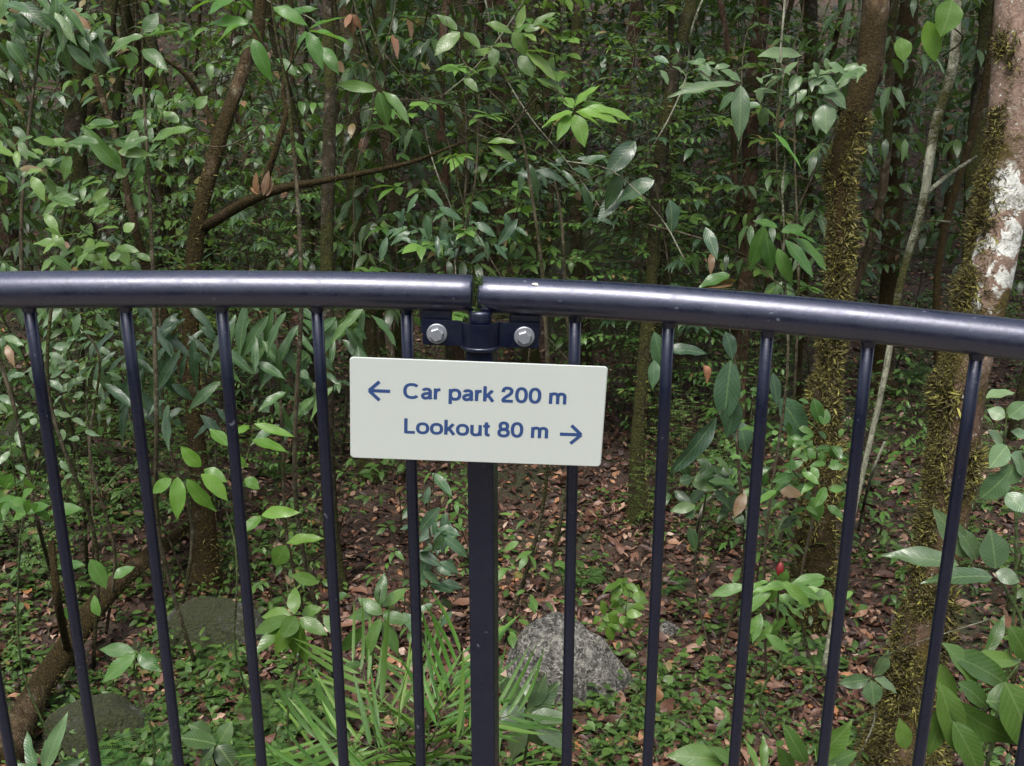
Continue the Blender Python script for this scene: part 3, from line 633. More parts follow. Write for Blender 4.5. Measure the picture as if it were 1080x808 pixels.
# background trees far enough that nothing tells them apart
tcell = {}
for i in range(130):
    Y = rng.uniform(6.8, 22); X = rng.uniform(-.6, .6) * Y; r = rng.uniform(.018, .042) if i % 3 or Y < 10 else rng.uniform(.045, .085); lean = rng.normal(0, .065)
    t = thing('background_tree', 'slim dark trunk standing deep in the forest', 'tree', G(X, Y), group='slim trunks deep in the forest')
    tcell.setdefault('x', []).append((Y, X, t))
    b = Buf(); z = np.linspace(-.2, 7.5, 26); ph = rng.random(2) * 6
    P = np.stack([lean * z + .09 * np.sin(z * 1.3 + ph[0]) + .03 * np.sin(z * 3.1 + ph[1]), .08 * np.sin(z * 1.1 + ph[1]), z], 1); b.tube(P, r * (1 - .05 * z) * (1 + .5 * np.exp(-np.clip(z, 0, 9) / .15)), 10, lump=.05)
    b.build('trunk', [B_DARK, B_BROWN, B_RED, B_MOSSY, B_PALE][int(rng.choice(5, p=[.35, .25, .15, .2, .05]))], t)
    if i % 12 == 0:
        c = CROWN.copy(); COL.objects.link(c); c.parent = t; c.location = (P[-1][0], P[-1][1], 7.6 + rng.random()); c.rotation_euler = (0, 0, rng.random() * 6)

def far_mass():
    b = Buf(); n = 2100; Y = rng.uniform(11, 30, n); X = rng.uniform(-.62, .62, n) * Y; q_ = vnoise(X + 40, Y, .45, 33) > .36; X = X[q_]; Y = Y[q_]; Z = hgt(X, Y); P = []; L = []
    for x, y, z in zip(X, Y, Z):
        m = 34; h = rng.random() ** 1.6 * 4.2; P.append(np.array([x, y, z + .1 + h]) + rng.normal(0, 1, (m, 3)) * [.34, .34, .2]); L.append(np.full(m, rng.uniform(.06, .11) if rng.random() < .6 else rng.uniform(.12, .27)))
    P = np.vstack(P); k = len(P); D = rng.normal(0, 1, (k, 3)) * [1, 1, .4] - [0, 0, .25]; N = rng.normal(0, .5, (k, 3)) + [0, 0, 1]
    put(b, [leaf_tpl(.42, .3, .15, nl=3), leaf_tpl(.5, .1, .1, nl=3, side=.06)], P, D, N, np.concatenate(L))
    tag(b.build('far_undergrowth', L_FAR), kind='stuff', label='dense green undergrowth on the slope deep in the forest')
far_mass()
def rear_mass():  # out of view, added to darken what the painted metal reflects at eye level
    b = Buf(); n = 1500; a = rng.uniform(math.pi * .98, math.pi * 2.02, n); R = rng.uniform(4.2, 10, n); P = []; L = []
    for x, y in zip(np.cos(a) * R, np.sin(a) * R - .5):
        m = 32; P.append(np.array([x, y, -1.2 + rng.random() * 6.6]) + rng.normal(0, 1, (m, 3)) * [.4, .4, .3]); L.append(np.full(m, rng.uniform(.1, .2)))
    P = np.vstack(P); k = len(P); put(b, [leaf_tpl(.5, .2, .15, nl=3)], P, rng.normal(0, 1, (k, 3)) * [1, 1, .4] - [0, 0, .25], rng.normal(0, .5, (k, 3)) + [0, 0, 1], np.concatenate(L))
    tag(b.build('unseen_rear_undergrowth', L_FAR), kind='stuff', label='unseen rainforest undergrowth added behind the camera to darken reflections')
rear_mass()

# ------------------------------------------------------------------ understorey saplings
def sapling(H=3.2, h0=.9, nt=22, tl=(.3, .7), leaf=.13, tpl=T_ELL, droop=.5, mode='alt', lm=L_DARK, bm=B_TWIG, r0=.010, seed=1, name='understorey_sapling', label='', cat='sapling', group=None, leafw=1.0, wob=.28, spacing=.065):
    r = np.random.default_rng(seed); t = thing(name, label, cat, group=group); sb = Buf(); lb = Buf()
    z = np.linspace(0, H, 14); ph = r.random(4) * 6
    P = np.stack([wob * np.sin(z * 1.1 + ph[0]) - wob * math.sin(ph[0]), wob * np.sin(z * .9 + ph[1]) - wob * math.sin(ph[1]), z], 1); P[0, 2] = -.08
    sb.tube(P, np.linspace(r0, r0 * .3, 14), 7)
    LP, LD, LN, LL = [], [], [], []
    for k in range(nt):
        hh = h0 + (H - h0) * (k + r.random()) / nt; c = np.array([np.interp(hh, z, P[:, i]) for i in range(3)])
        a = k * 2.4 + r.normal(0, .4); L = r.uniform(*tl) * (1.1 - .5 * hh / H); e = r.uniform(.05, .6)
        d = np.array([math.cos(a), math.sin(a), e]); q1 = c + d * L * .5; q2 = c + d * L * np.array([1, 1, .75]) - [0, 0, .12 * L * droop]
        tw = smoothpath([c, q1, q2], 7); sb.tube(tw, np.linspace(r0 * .38, .0016, 7), 4, cap=False)
        T = nrm(np.gradient(tw, axis=0)); n = max(2, int(L / spacing)); side = np.array([-math.sin(a), math.cos(a), 0])
        if mode == 'alt':
            for m in range(n):
                u = .25 + .75 * (m + .5) / n; i = min(int(u * 6), 5); p = tw[i] * (1 - (u * 6 - i)) + tw[i + 1] * (u * 6 - i); s = 1 if m % 2 else -1
                dd = T[i] * .55 + side * s * .85 + r.normal(0, .18, 3) - [0, 0, droop]
                LP.append(p); LD.append(dd); LN.append(r.normal(0, .25, 3) + [0, 0, 1]); LL.append(leaf * r.uniform(.65, 1.15))
            LP.append(tw[-1]); LD.append(T[-1] - [0, 0, droop * .6]); LN.append([0, 0, 1] + r.normal(0, .2, 3)); LL.append(leaf)
        else:
            m = r.integers(5, 9)
            for j in range(m):
                aa = j * 6.283 / m + r.normal(0, .25); dd = np.array([math.cos(aa), math.sin(aa), .25]) + T[-1] * .5 + r.normal(0, .12, 3) - [0, 0, droop]
                LP.append(tw[-1] - T[-1] * .02 * r.random()); LD.append(dd); LN.append(r.normal(0, .2, 3) + [0, 0, 1]); LL.append(leaf * r.uniform(.6, 1.2))
            if n > 3:
                for m2 in range(2): LP.append(tw[3 + m2]); LD.append(T[3] + side * (1 if m2 else -1) - [0, 0, droop]); LN.append([0, 0, 1]); LL.append(leaf * .8)
    put(lb, tpl, LP, LD, LN, LL, leafw); sb.build('stem', bm, t); lb.build('foliage', lm, t); return t
LAB = dict(a='tall sapling with dark oval leaves on thin side twigs behind the railing', b='tall sapling with long drooping dark leaves behind the railing', c='sapling with leaves gathered in rosettes at the twig ends behind the railing',
           d='small leaved bushy shrub under the trees behind the railing', e='sapling with blue green shiny leaves behind the railing', f='low sapling with mid green oval leaves on the forest floor')
GRP = dict(a='oval leaved tall saplings', b='drooping leaved saplings', c='rosette leaved saplings', d='small leaved shrubs', e='blue green saplings', f='low green saplings')
proto = {}
proto['a'] = [sapling(3.6, .9, 48, (.3, .85), .105, T_ELL, .35, 'alt', L_DARK if s == 1 else L_MID, seed=s, label=LAB['a'], group=GRP['a']) for s in (1, 2)]
proto['b'] = [sapling(3.6, 1.0, 36, (.3, .7), .15, T_NAR, .7, 'alt', L_DARK, seed=s, label=LAB['b'], group=GRP['b']) for s in (3, 4)]
proto['c'] = [sapling(3.4, 1.0, 40, (.3, .8), .13, T_ELL, .2, 'whorl', L_MID, seed=s, label=LAB['c'], group=GRP['c']) for s in (5, 6)]
proto['d'] = [sapling(2.8, .4, 70, (.3, .8), .055, T_SML, .2, 'alt', L_MID, seed=s, label=LAB['d'], group=GRP['d'], cat='shrub', name='understorey_shrub', spacing=.028) for s in (7, 8)]
proto['e'] = [sapling(3.3, 1.0, 34, (.3, .7), .125, T_NAR, .45, 'whorl', L_BLUE, seed=s, label=LAB['e'], group=GRP['e']) for s in (9, 10)]
proto['f'] = [sapling(.9, .12, 16, (.15, .35), .09, T_ELL, .25, 'alt', L_MID, r0=.007, seed=s, label=LAB['f'], group=GRP['f'], spacing=.06) for s in (11, 12)]
KW = dict(a='oval leaved tall sapling', b='drooping long leaved sapling', c='rosette leaved sapling', d='small leaved shrub', e='blue green leaved sapling', f='low green sapling')
ORD = ['first', 'second', 'third', 'fourth', 'fifth', 'sixth', 'seventh', 'eighth', 'ninth', 'tenth']
BARX = [28, 130, 232, 333, 428, 607, 706, 811, 918, 1033]
def place_words(X, Y, Z):
    p = np.array([X, Y, Z]) - CAM; px = 540 + (p @ np.array([1., 0, 0])) / (p @ FW) * FPX; py_ = 404 - (p @ UPV) / (p @ FW) * FPX; px = px + (py_ - 350) / 3400 * (px - 507)
    for i, b_ in enumerate(BARX):
        if px < b_:
            if i == 0: return 'left of the first bar'
            return 'between the %s and %s bars' % (ORD[i - 1], ORD[i])
    return 'right of the tenth bar'
plog = []
used = {}
def plant(k, X, Y, sc=1.0, label=None, group=None):
    if .055 < X / Y < .115 and Y < 14 and k != 'f': X = X + .075 * Y
    p = proto[k][int(rng.integers(0, 2))]; g = G(X, Y); rz = rng.random() * 6.28
    if p.name not in used:
        used[p.name] = 1; p.location = g; p.rotation_euler = (0, 0, rz); p.scale = (sc,) * 3
        plog.append((k, X, Y, p)); return p
    q = dup(p, g, rz, sc, label, group, tilt=(rng.normal(0, .09), rng.normal(0, .09)))
    plog.append((k, X, Y, q)); return q
for i in range(46):                                            # middle distance
    Y = rng.uniform(6.3, 9.5); X = rng.uniform(-.58, .58) * Y; plant(str(rng.choice(list('abcde'), p=[.25, .2, .15, .25, .15])), X, Y, rng.uniform(.7, 1.15))
for i in range(70):                                           # far
    Y = rng.uniform(9.5, 21); X = rng.uniform(-.6, .6) * Y; plant(str(rng.choice(list('abcde'), p=[.25, .15, .25, .25, .1])), X, Y, rng.uniform(.8, 1.35))
for i in range(16):                                            # left bank, denser and lower
    Y = rng.uniform(4.8, 8); X = rng.uniform(-.58, -.22) * Y; plant(str(rng.choice(list('adbf'))), X, Y, rng.uniform(.6, .9))
for i in range(110):
    Y = rng.uniform(4.2, 12); X = rng.uniform(-.55, .55) * Y
    if abs(X / Y - .06) < .09 and Y < 6: continue
    plant('f', X, Y, rng.uniform(.4, .9))

for Y, X, t in tcell['x']: tcell.setdefault(place_words(X, Y, 1.0), []).append((Y, t))
for wd, L_ in list(tcell.items()):
    if wd == 'x': continue
    L_.sort(key=lambda q: q[0])
    for i, (Y, o) in enumerate(L_): o['label'] = 'slim dark trunk deep in the forest %s%s' % (wd, (', ' + (['nearest'] + [q + ' nearest' for q in 'second third fourth fifth sixth seventh eighth ninth tenth eleventh twelfth'.split()])[i] + ' there') if i < 12 else '')
for i in range(16):
    Y = rng.uniform(5.0, 8.5); plant('d', rng.uniform(.12, .52) * Y, Y, rng.uniform(.25, .42))
for i in range(8):
    Y = rng.uniform(4.6, 7.5); plant('d', rng.uniform(-.52, -.25) * Y, Y, rng.uniform(.22, .38))
cell = {}
for k, X, Y, o in plog: cell.setdefault((k, place_words(X, Y, .6 if k != 'f' else -1)), []).append((Y, o))
RK = ['nearest'] + [q + ' nearest' for q in 'second third fourth fifth sixth seventh eighth ninth tenth eleventh twelfth'.split()]
for (k, wd), L_ in cell.items():
    L_.sort(key=lambda q: q[0])
    for i, (Y, o) in enumerate(L_):
        o['label'] = ('%s %s, %s of its kind there' % (KW[k], wd, RK[i])) if len(L_) > 1 and i < 12 else ('%s %s, behind nearer ones' % (KW[k], wd)) if len(L_) > 1 else '%s %s, only one of its kind there' % (KW[k], wd)

# ------------------------------------------------------------------ plants placed one by one
def hero(name, label, cat, stems, leaves, lm, bm=B_TWIG, group=None, nrmb=(0, -.55, .85), spread=.22):
    """stems: lists of (px,py,depth,radius); leaves: (bx,by,tx,ty,width px,depth)"""
    s0 = PX(*stems[0][0][:3]); gz = float(hgt(s0[0], s0[1])); t = thing(name, label, cat, (s0[0], s0[1], s0[2]), group=group)
    sb = Buf()
    for st in stems:
        q = np.array([np.append(PX(*a[:3]), a[3]) for a in st])
        if st is stems[0] and np.linalg.norm(q[1][:3] - q[0][:3]) > .25:
            md = (q[0] + q[1]) / 2; md[0] += .07 * math.sin(st[0][0] * 1.7); md[1] += .04 * math.cos(st[0][0]); q = np.vstack([q[:1], md[None], q[1:]]); q[0, 0] -= .06 * math.sin(st[0][0] * 1.7)
        q[:, 3] *= .8; q = smoothpath(q, max(8, 6 * len(q))); sb.tube(local(t, q[:, :3]), q[:, 3], 7)
    lb = Buf(); r = np.random.default_rng(len(leaves) * 31 + int(stems[0][0][0]))
    for (bx, by, tx, ty, w_, d) in leaves:
        A = PX(bx, by, d); B = PX(tx, ty, d + r.normal(-.01, .03)); D = B - A; L = np.linalg.norm(D) * 1.06; wm = w_ * d / FPX
        N = np.array(nrmb) + r.normal(0, spread, 3); Dn = D / np.linalg.norm(D)
        if abs(Dn[2]) > .75: N = np.array([Dn[0] * .3 + r.normal(0, .3), -1, .25])
        put(lb, [T_HERO[int(r.integers(0, 3))]], [local(t, A)], [Dn + nrm(N) * .06], [N], [L], [wm / L * 1.12])
    sb.build('stem', bm, t); lb.build('foliage', lm, t); return t
def gstem(px, py, d, r):
    p = PX(px, py, d); g = float(hgt(p[0], p[1])); q = p.copy(); q[2] = g; rel = q - CAM; dep = rel @ FW
    return (540 + rel[0] / dep * FPX, 404 - (rel @ UPV) / dep * FPX, dep, r)
def autoleaf(rs, cx, cy, n, rx, ry, L, wr, d, droop=.4, bend=0):
    o = []
    for i in range(n):
        bx = cx + rs.normal(0, rx); by = cy + rs.normal(0, ry); a = rs.random() * 6.283; l = L * rs.uniform(.6, 1.15)
        dx = math.cos(a) * l; dy = math.sin(a) * l * .6 + droop * l; o.append((bx, by, bx + dx, by + dy, l * wr, d + rs.normal(0, .12)))
    return o
R1 = np.random.default_rng(3)
hero('sapling', 'bright green leafed sapling reaching in from the top left', 'sapling',
     [[gstem(300, 60, 3.9, .014), (318, 300, 3.95, .011), (306, 120, 3.9, .009), (290, 30, 3.9, .006), (280, -60, 3.9, .004)], [(300, 75, 3.9, .005), (270, 35, 3.85, .003), (262, 25, 3.8, .002)], [(300, 80, 3.9, .005), (325, 34, 3.8, .002)], [(290, 30, 3.9, .004), (240, -10, 3.9, .002)]],
     [(262, 25, 220, 21, 13, 3.8), (264, 25, 279, 41, 14, 3.8), (267, 41, 283, 82, 15, 3.8), (288, 8, 322, 20, 12, 3.8), (219, 16, 242, -8, 12, 3.8), (325, 34, 306, 52, 12, 3.8), (325, 34, 340, 69, 14, 3.8), (325, 33, 372, 41, 10, 3.8), (325, 31, 362, 16, 12, 3.85), (262, 22, 225, 40, 11, 3.9), (240, -8, 270, 8, 12, 3.9), (340, 50, 356, 74, 13, 4), (300, 20, 330, 2, 12, 4), (230, 0, 196, 6, 12, 4), (290, 62, 312, 74, 10, 4)], L_BRIGHT)
hero('sapling', 'dull green sapling left of the bright leafed one near the top left', 'sapling',
     [[gstem(150, 300, 4.3, .012), (165, 420, 4.3, .012), (160, 250, 4.3, .010), (152, 100, 4.3, .007), (150, 30, 4.3, .004)], [(155, 160, 4.3, .004), (110, 145, 4.2, .003), (90, 130, 4.2, .002)]],
     [(151, 38, 111, 53, 14, 4.2), (152, 34, 166, 14, 14, 4.2), (151, 52, 175, 70, 14, 4.2), (140, 55, 138, 72, 12, 4.2), (150, 40, 190, 30, 12, 4.3), (128, 180, 84, 133, 15, 4.2), (120, 130, 84, 132, 13, 4.2), (160, 150, 200, 130, 14, 4.2), (180, 110, 160, 130, 11, 4.2)] + autoleaf(R1, 150, 150, 20, 28, 14, 34, .34, 4.2, .15), L_MID)
hero('shrub', 'bushy sapling with layered oval leaves at the left edge above the rail', 'shrub',
     [[gstem(60, 330, 4.4, .012), (52, 420, 4.4, .01), (60, 280, 4.4, .008), (75, 190, 4.4, .005)], [(60, 280, 4.4, .004), (100, 230, 4.3, .003), (130, 220, 4.2, .002)], [(58, 300, 4.4, .004), (20, 230, 4.3, .002)]],
     autoleaf(R1, 85, 215, 34, 36, 20, 29, .34, 4.3, .12) + autoleaf(R1, 30, 165, 24, 26, 18, 28, .34, 4.3, .2) + autoleaf(R1, 100, 262, 22, 38, 10, 28, .4, 4.3, .2) + [(75, 165, 62, 190, 15, 4.1), (85, 135, 125, 132, 13, 4.2)], L_MID)
hero('sapling', 'grey green leafy shrub hanging just below the rail at the left', 'shrub',
     [[gstem(90, 420, 4.8, .011), (95, 480, 4.8, .009), (105, 380, 4.8, .007), (80, 340, 4.8, .004)]],
     autoleaf(R1, 85, 360, 44, 40, 24, 21, .36, 4.8, .5) + autoleaf(R1, 55, 430, 50, 38, 34, 16, .42, 4.8, .3), L_GREY)
hero('sapling', 'dark sapling with long leaves hanging below the rail between second and third bars', 'sapling',
     [[gstem(175, 420, 4.9, .012), (176, 460, 4.9, .01), (170, 380, 4.9, .008), (168, 320, 4.9, .006)]],
     autoleaf(R1, 172, 350, 34, 24, 18, 30, .26, 4.85, 1.0) + autoleaf(R1, 130, 400, 18, 16, 20, 32, .28, 4.85, 1.0) + autoleaf(R1, 190, 430, 10, 16, 12, 28, .3, 4.85, .9), L_BLUE)
hero('sapling', 'dark leafed sapling hanging below the rail beside the fourth bar', 'sapling',
     [[gstem(300, 420, 5.0, .012), (298, 460, 5.0, .01), (292, 360, 5.0, .008), (290, 300, 5.0, .006)]],
     autoleaf(R1, 288, 350, 30, 26, 22, 34, .28, 5.0, .9) + autoleaf(R1, 300, 410, 24, 26, 22, 30, .3, 5.0, .8) + autoleaf(R1, 372, 340, 12, 14, 18, 30, .3, 5, .9), L_DARK)
hero('seedling', 'bright green seedling with oval leaves between second and third bars', 'seedling',
     [[gstem(250, 560, 4.2, .006), (250, 610, 4.2, .005), (245, 560, 4.2, .004), (225, 510, 4.2, .003), (200, 500, 4.2, .002)], [(245, 540, 4.2, .003), (258, 490, 4.2, .002), (266, 462, 4.2, .0015)], [(248, 570, 4.2, .003), (276, 544, 4.2, .002)]],
     [(212, 492, 190, 473, 14, 4.15), (240, 470, 222, 452, 13, 4.15), (266, 464, 302, 475, 13, 4.15), (268, 447, 310, 460, 9, 4.15), (250, 458, 262, 446, 9, 4.2), (187, 503, 188, 546, 15, 4.1), (197, 505, 226, 540, 14, 4.1), (212, 500, 242, 524, 15, 4.1), (181, 505, 160, 520, 12, 4.15), (276, 543, 310, 537, 12, 4.15), (275, 545, 257, 560, 12, 4.15), (215, 495, 238, 505, 12, 4.2), (258, 505, 274, 514, 12, 4.2), (240, 480, 262, 492, 10, 4.2)], L_BRIGHT, STEM_G)
hero('seedling', 'rosette of light green leaves beside the fourth bar above the ferns', 'seedling',
     [[gstem(314, 700, 3.9, .006), (316, 690, 3.9, .005), (312, 652, 3.9, .004)], [(318, 700, 3.9, .003), (300, 600, 4.0, .002), (302, 574, 4.0, .0015)]],
     [(311, 648, 309, 618, 13, 3.85), (308, 652, 266, 667, 15, 3.85), (316, 652, 344, 669, 14, 3.82), (309, 655, 290, 690, 15, 3.8), (313, 655, 309, 695, 15, 3.8), (316, 655, 320, 707, 14, 3.85), (306, 655, 267, 690, 13, 3.9), (307, 648, 275, 648, 15, 3.9), (318, 648, 338, 640, 12, 3.95), (302, 573, 338, 564, 12, 3.95), (301, 575, 289, 597, 18, 3.95), (335, 615, 308, 606, 12, 4), (312, 650, 298, 672, 17, 3.8)], L_BRIGHT, STEM_G)
hero('seedling', 'pale green leafed seedling rising between the fourth and fifth bars', 'seedling',
     [[gstem(390, 690, 3.7, .006), (392, 720, 3.7, .005), (396, 660, 3.7, .004), (400, 620, 3.7, .003)]],
     [(403, 648, 378, 630, 13, 3.65), (400, 640, 404, 604, 12, 3.7), (404, 650, 432, 655, 14, 3.65), (402, 652, 380, 698, 14, 3.62), (404, 655, 420, 690, 13, 3.65), (398, 645, 366, 650, 13, 3.7), (360, 705, 382, 700, 12, 3.7), (360, 668, 340, 650, 13, 3.7), (385, 660, 356, 690, 13, 3.7), (404, 640, 428, 620, 13, 3.75), (366, 626, 342, 640, 12, 3.8)], L_MID, STEM_G)
hero('shrub', 'blue green leafy stem just left of the post below the sign', 'shrub',
     [[gstem(455, 640, 4.7, .008), (455, 600, 4.7, .006), (452, 540, 4.7, .005), (458, 500, 4.7, .003)]],
     autoleaf(R1, 456, 540, 16, 10, 26, 24, .4, 4.7, .6) + autoleaf(R1, 458, 600, 18, 12, 30, 26, .4, 4.6, .5), L_BLUE)
hero('sapling', 'twiggy sapling with light green leaves at top centre above the sign', 'sapling',
     [[gstem(545, 200, 4.4, .012), (575, 330, 4.45, .011), (560, 200, 4.4, .008), (545, 130, 4.35, .006), (510, 90, 4.3, .004), (486, 60, 4.3, .003), (470, 20, 4.3, .002)], [(545, 130, 4.35, .005), (580, 92, 4.25, .003), (604, 118, 4.2, .002)], [(545, 130, 4.35, .004), (552, 60, 4.3, .002)], [(510, 90, 4.3, .004), (430, 108, 4.2, .003), (370, 110, 4.1, .002), (340, 96, 4.1, .0015)], [(545, 130, 4.35, .004), (520, 150, 4.3, .003), (490, 130, 4.3, .002), (470, 110, 4.3, .002)]],
     [(485, 34, 459, 56, 15, 4.3), (482, 32, 462, 15, 11, 4.3), (490, 34, 506, 50, 11, 4.3), (500, 60, 520, 48, 12, 4.3), (512, 25, 541, 30, 9, 4.3), (541, 34, 556, 57, 14, 4.3), (553, 32, 568, 27, 9, 4.3), (552, 35, 566, 41, 9, 4.3), (555, 54, 588, 56, 9, 4.25), (555, 56, 588, 78, 10, 4.25), (548, 59, 562, 78, 15, 4.25), (540, 50, 516, 44, 11, 4.3), (522, 72, 492, 74, 10, 4.25), (489, 83, 504, 93, 9, 4.25), (522, 50, 520, 70, 11, 4.3), (566, 83, 598, 99, 12, 4.25), (545, 90, 560, 100, 10, 4.3), (560, 30, 585, 10, 8, 4.3), (545, 30, 555, 5, 9, 4.3)], L_MID)
hero('branch_spray', 'glowing bright green leaf rosette at the tip of a pale twig above the sign', 'branch',
     [[(545, 130, 4.35, .006), (566, 96, 4.28, .004), (584, 93, 4.22, .003), (604, 117, 4.15, .002)]],
     [(604, 118, 573, 126, 10, 4.1), (602, 120, 588, 146, 11, 4.12), (606, 121, 618, 152, 16, 4.08), (607, 118, 653, 121, 10, 4.08), (609, 116, 667, 114, 9, 4.1), (606, 113, 628, 88, 11, 4.15), (604, 114, 596, 102, 10, 4.15), (607, 118, 634, 132, 9, 4.15), (612, 112, 640, 108, 8, 4.15)], L_BRIGHT)
hero('branch_spray', 'pair of light narrow leaves in the gap above the rail joint', 'branch',
     [[(520, 150, 4.3, .003), (512, 155, 4.3, .002), (505, 170, 4.3, .002)]], [(514, 151, 544, 147, 8, 4.2), (515, 154, 544, 167, 9, 4.2)], L_BRIGHT)
hero('branch_spray', 'three light green leaves at the tip of a thin twig left of centre', 'branch',
     [[(430, 108, 4.2, .003), (398, 96, 4.1, .002), (385, 80, 4.1, .001)]], [(397, 95, 355, 88, 11, 4.05), (399, 97, 410, 132, 15, 4.05), (403, 96, 434, 123, 10, 4.05)], L_MID)
hero('sapling', 'dark blue green compound leafed sapling above the rail right of the joint', 'sapling',
     [[gstem(590, 250, 5.0, .012), (596, 300, 5.0, .01), (592, 230, 5.0, .008), (585, 190, 5.0, .005)], [(590, 200, 5, .004), (560, 180, 5, .002)], [(590, 200, 5, .004), (640, 180, 4.9, .003), (672, 150, 4.8, .002)]],
     autoleaf(R1, 580, 182, 26, 24, 8, 30, .24, 4.95, .45) + [(670, 149, 640, 184, 19, 4.75), (655, 178, 640, 222, 14, 4.8), (690, 190, 650, 208, 18, 4.8), (660, 200, 630, 232, 15, 4.9), (612, 172, 640, 164, 9, 4.8)], L_BLUE)
hero('vine', 'thin pale twig arching down past the dark trunk above the rail', 'vine', [[(598, 170, 4.7, .004), (640, 178, 4.65, .004), (670, 200, 4.6, .004), (700, 234, 4.6, .004), (722, 274, 4.6, .004)]], [(690, 60, 705, 66, 8, 4.6), (706, 210, 712, 246, 18, 4.6), (744, 240, 756, 272, 12, 4.7)], L_BLUE, B_PALE)
hero('branch_spray', 'one long and one hanging pale green leaf right of the leaning trunk', 'branch',
     [[(728, 60, 5.8, .006), (752, 84, 4.6, .004), (778, 88, 4.2, .003)]], [(776, 89, 708, 98, 10, 4.15), (781, 90, 781, 145, 18, 4.1)], L_GREY)
hero('sapling', 'sapling with spreading grey green leaves crossing the hanging vine', 'sapling',
     [[gstem(850, 300, 5.4, .01), (842, 300, 5.4, .009), (838, 150, 5.4, .006), (842, 60, 5.3, .004)], [(842, 60, 5.3, .004), (790, 72, 5.2, .003), (700, 74, 5.2, .002)], [(840, 90, 5.3, .004), (880, 74, 5.2, .002)]],
     autoleaf(R1, 730, 74, 16, 30, 5, 28, .34, 5.2, .05) + autoleaf(R1, 872, 80, 22, 22, 14, 28, .36, 5.2, .2) + autoleaf(R1, 815, 85, 16, 22, 14, 28, .34, 5.2, .1) + [(799, 60, 849, 50, 11, 5), (864, 90, 895, 110, 20, 5.2), (870, 110, 872, 138, 20, 5.2)], L_GREY)
hero('vine', 'long thin pale vine hanging straight down through the leaves', 'vine', [[(828, -80, 4.5, .006), (827, 10, 4.5, .006), (823, 60, 4.5, .006), (826, 80, 4.5, .006), (821, 130, 4.5, .006), (828, 165, 4.5, .006), (825, 200, 4.5, .006), (827, 250, 4.5, .006), (823, 280, 4.5, .005)]], [(814, 139, 848, 177, 10, 4.45)], L_BRIGHT, B_PALE)
hero('sapling', 'sapling with long glossy leaves where the vine ends above the rail', 'sapling',
     [[gstem(828, 400, 4.5, .009), (830, 400, 4.5, .008), (828, 300, 4.5, .006), (827, 240, 4.5, .003)]],
     [(806, 238, 792, 283, 18, 4.4), (808, 250, 815, 286, 14, 4.4), (828, 253, 858, 291, 15, 4.35), (832, 250, 880, 277, 12, 4.4), (824, 245, 850, 238, 11, 4.4), (820, 240, 796, 232, 12, 4.45), (832, 246, 862, 252, 9, 4.4), (820, 262, 835, 300, 13, 4.4), (770, 290, 738, 300, 14, 4.5)], L_MID)
hero('sapling', 'sapling with big leaves hanging below the rail between the seventh and eighth bars', 'sapling',
     [[gstem(780, 520, 4.8, .011), (778, 480, 4.8, .010), (776, 400, 4.8, .007), (774, 370, 4.8, .004), (768, 340, 4.8, .003)], [(776, 400, 4.8, .004), (815, 396, 4.7, .002)], [(777, 420, 4.8, .004), (756, 438, 4.7, .002)]],
     [(771, 380, 763, 446, 25, 4.7), (756, 440, 710, 504, 17, 4.65), (815, 393, 820, 428, 12, 4.7), (821, 420, 856, 462, 26, 4.75), (775, 420, 768, 462, 24, 4.75), (780, 445, 788, 476, 18, 4.8), (700, 370, 745, 366, 12, 4.7), (690, 350, 702, 400, 16, 4.7), (765, 350, 775, 378, 14, 4.8), (690, 380, 690, 408, 12, 4.7)], L_BLUE)
hero('shrub', 'light green small leafed shrub behind the eighth and ninth bars', 'shrub',
     [[gstem(860, 560, 4.9, .01), (858, 540, 4.9, .008), (862, 470, 4.9, .005)], [(858, 520, 4.9, .004), (820, 480, 4.8, .002)], [(860, 500, 4.9, .004), (888, 480, 4.8, .002)]],
     autoleaf(R1, 860, 475, 34, 24, 12, 20, .4, 4.8, .1) + autoleaf(R1, 826, 465, 26, 20, 14, 18, .4, 4.8, .2) + autoleaf(R1, 850, 510, 30, 26, 12, 22, .42, 4.8, .3) + [(858, 420, 866, 448, 12, 4.7), (868, 448, 872, 432, 11, 4.7), (856, 524, 866, 550, 16, 4.7)], L_MID)
hero('shrub', 'low shrub with dark serrated leaves below the small leafed shrub', 'shrub',
     [[gstem(750, 560, 5.0, .008), (745, 520, 5.0, .006)]],
     autoleaf(R1, 745, 505, 22, 26, 12, 30, .4, 4.9, .3) + autoleaf(R1, 790, 540, 18, 26, 12, 28, .4, 4.9, .4), L_DARK)
hero('seedling', 'pale green small seedling right of the grey boulder', 'seedling',
     [[gstem(660, 650, 4.3, .005), (660, 655, 4.3, .004), (664, 625, 4.3, .003)]],
     autoleaf(R1, 664, 630, 20, 12, 12, 17, .5, 4.25, .25) + autoleaf(R1, 650, 652, 18, 10, 9, 17, .5, 4.2, .25), L_BRIGHT, STEM_G)
hero('seedling', 'leafy plant behind the eighth bar topped by a red flower spike', 'plant',
     [[gstem(822, 680, 4.3, .008), (824, 690, 4.3, .007), (820, 650, 4.3, .006), (822, 612, 4.3, .004)]],
     autoleaf(R1, 830, 618, 18, 22, 6, 36, .3, 4.25, .35) + autoleaf(R1, 815, 650, 14, 16, 12, 26, .36, 4.25, .5) + autoleaf(R1, 872, 630, 10, 18, 8, 26, .34, 4.3, .3), L_MID, STEM_G)
fp = PX(822, 608, 4.18); b = Buf(); b.tube([fp - fp, (0, 0, .015), (0, 0, .035), (.001, 0, .055), (.001, 0, .064)], [.006, .014, .016, .010, .003], 12, lump=.1)
o = b.build('flower_spike', RED); o.location = fp; tag(o, 'small red cone shaped flower among the leaves at lower right', 'flower')
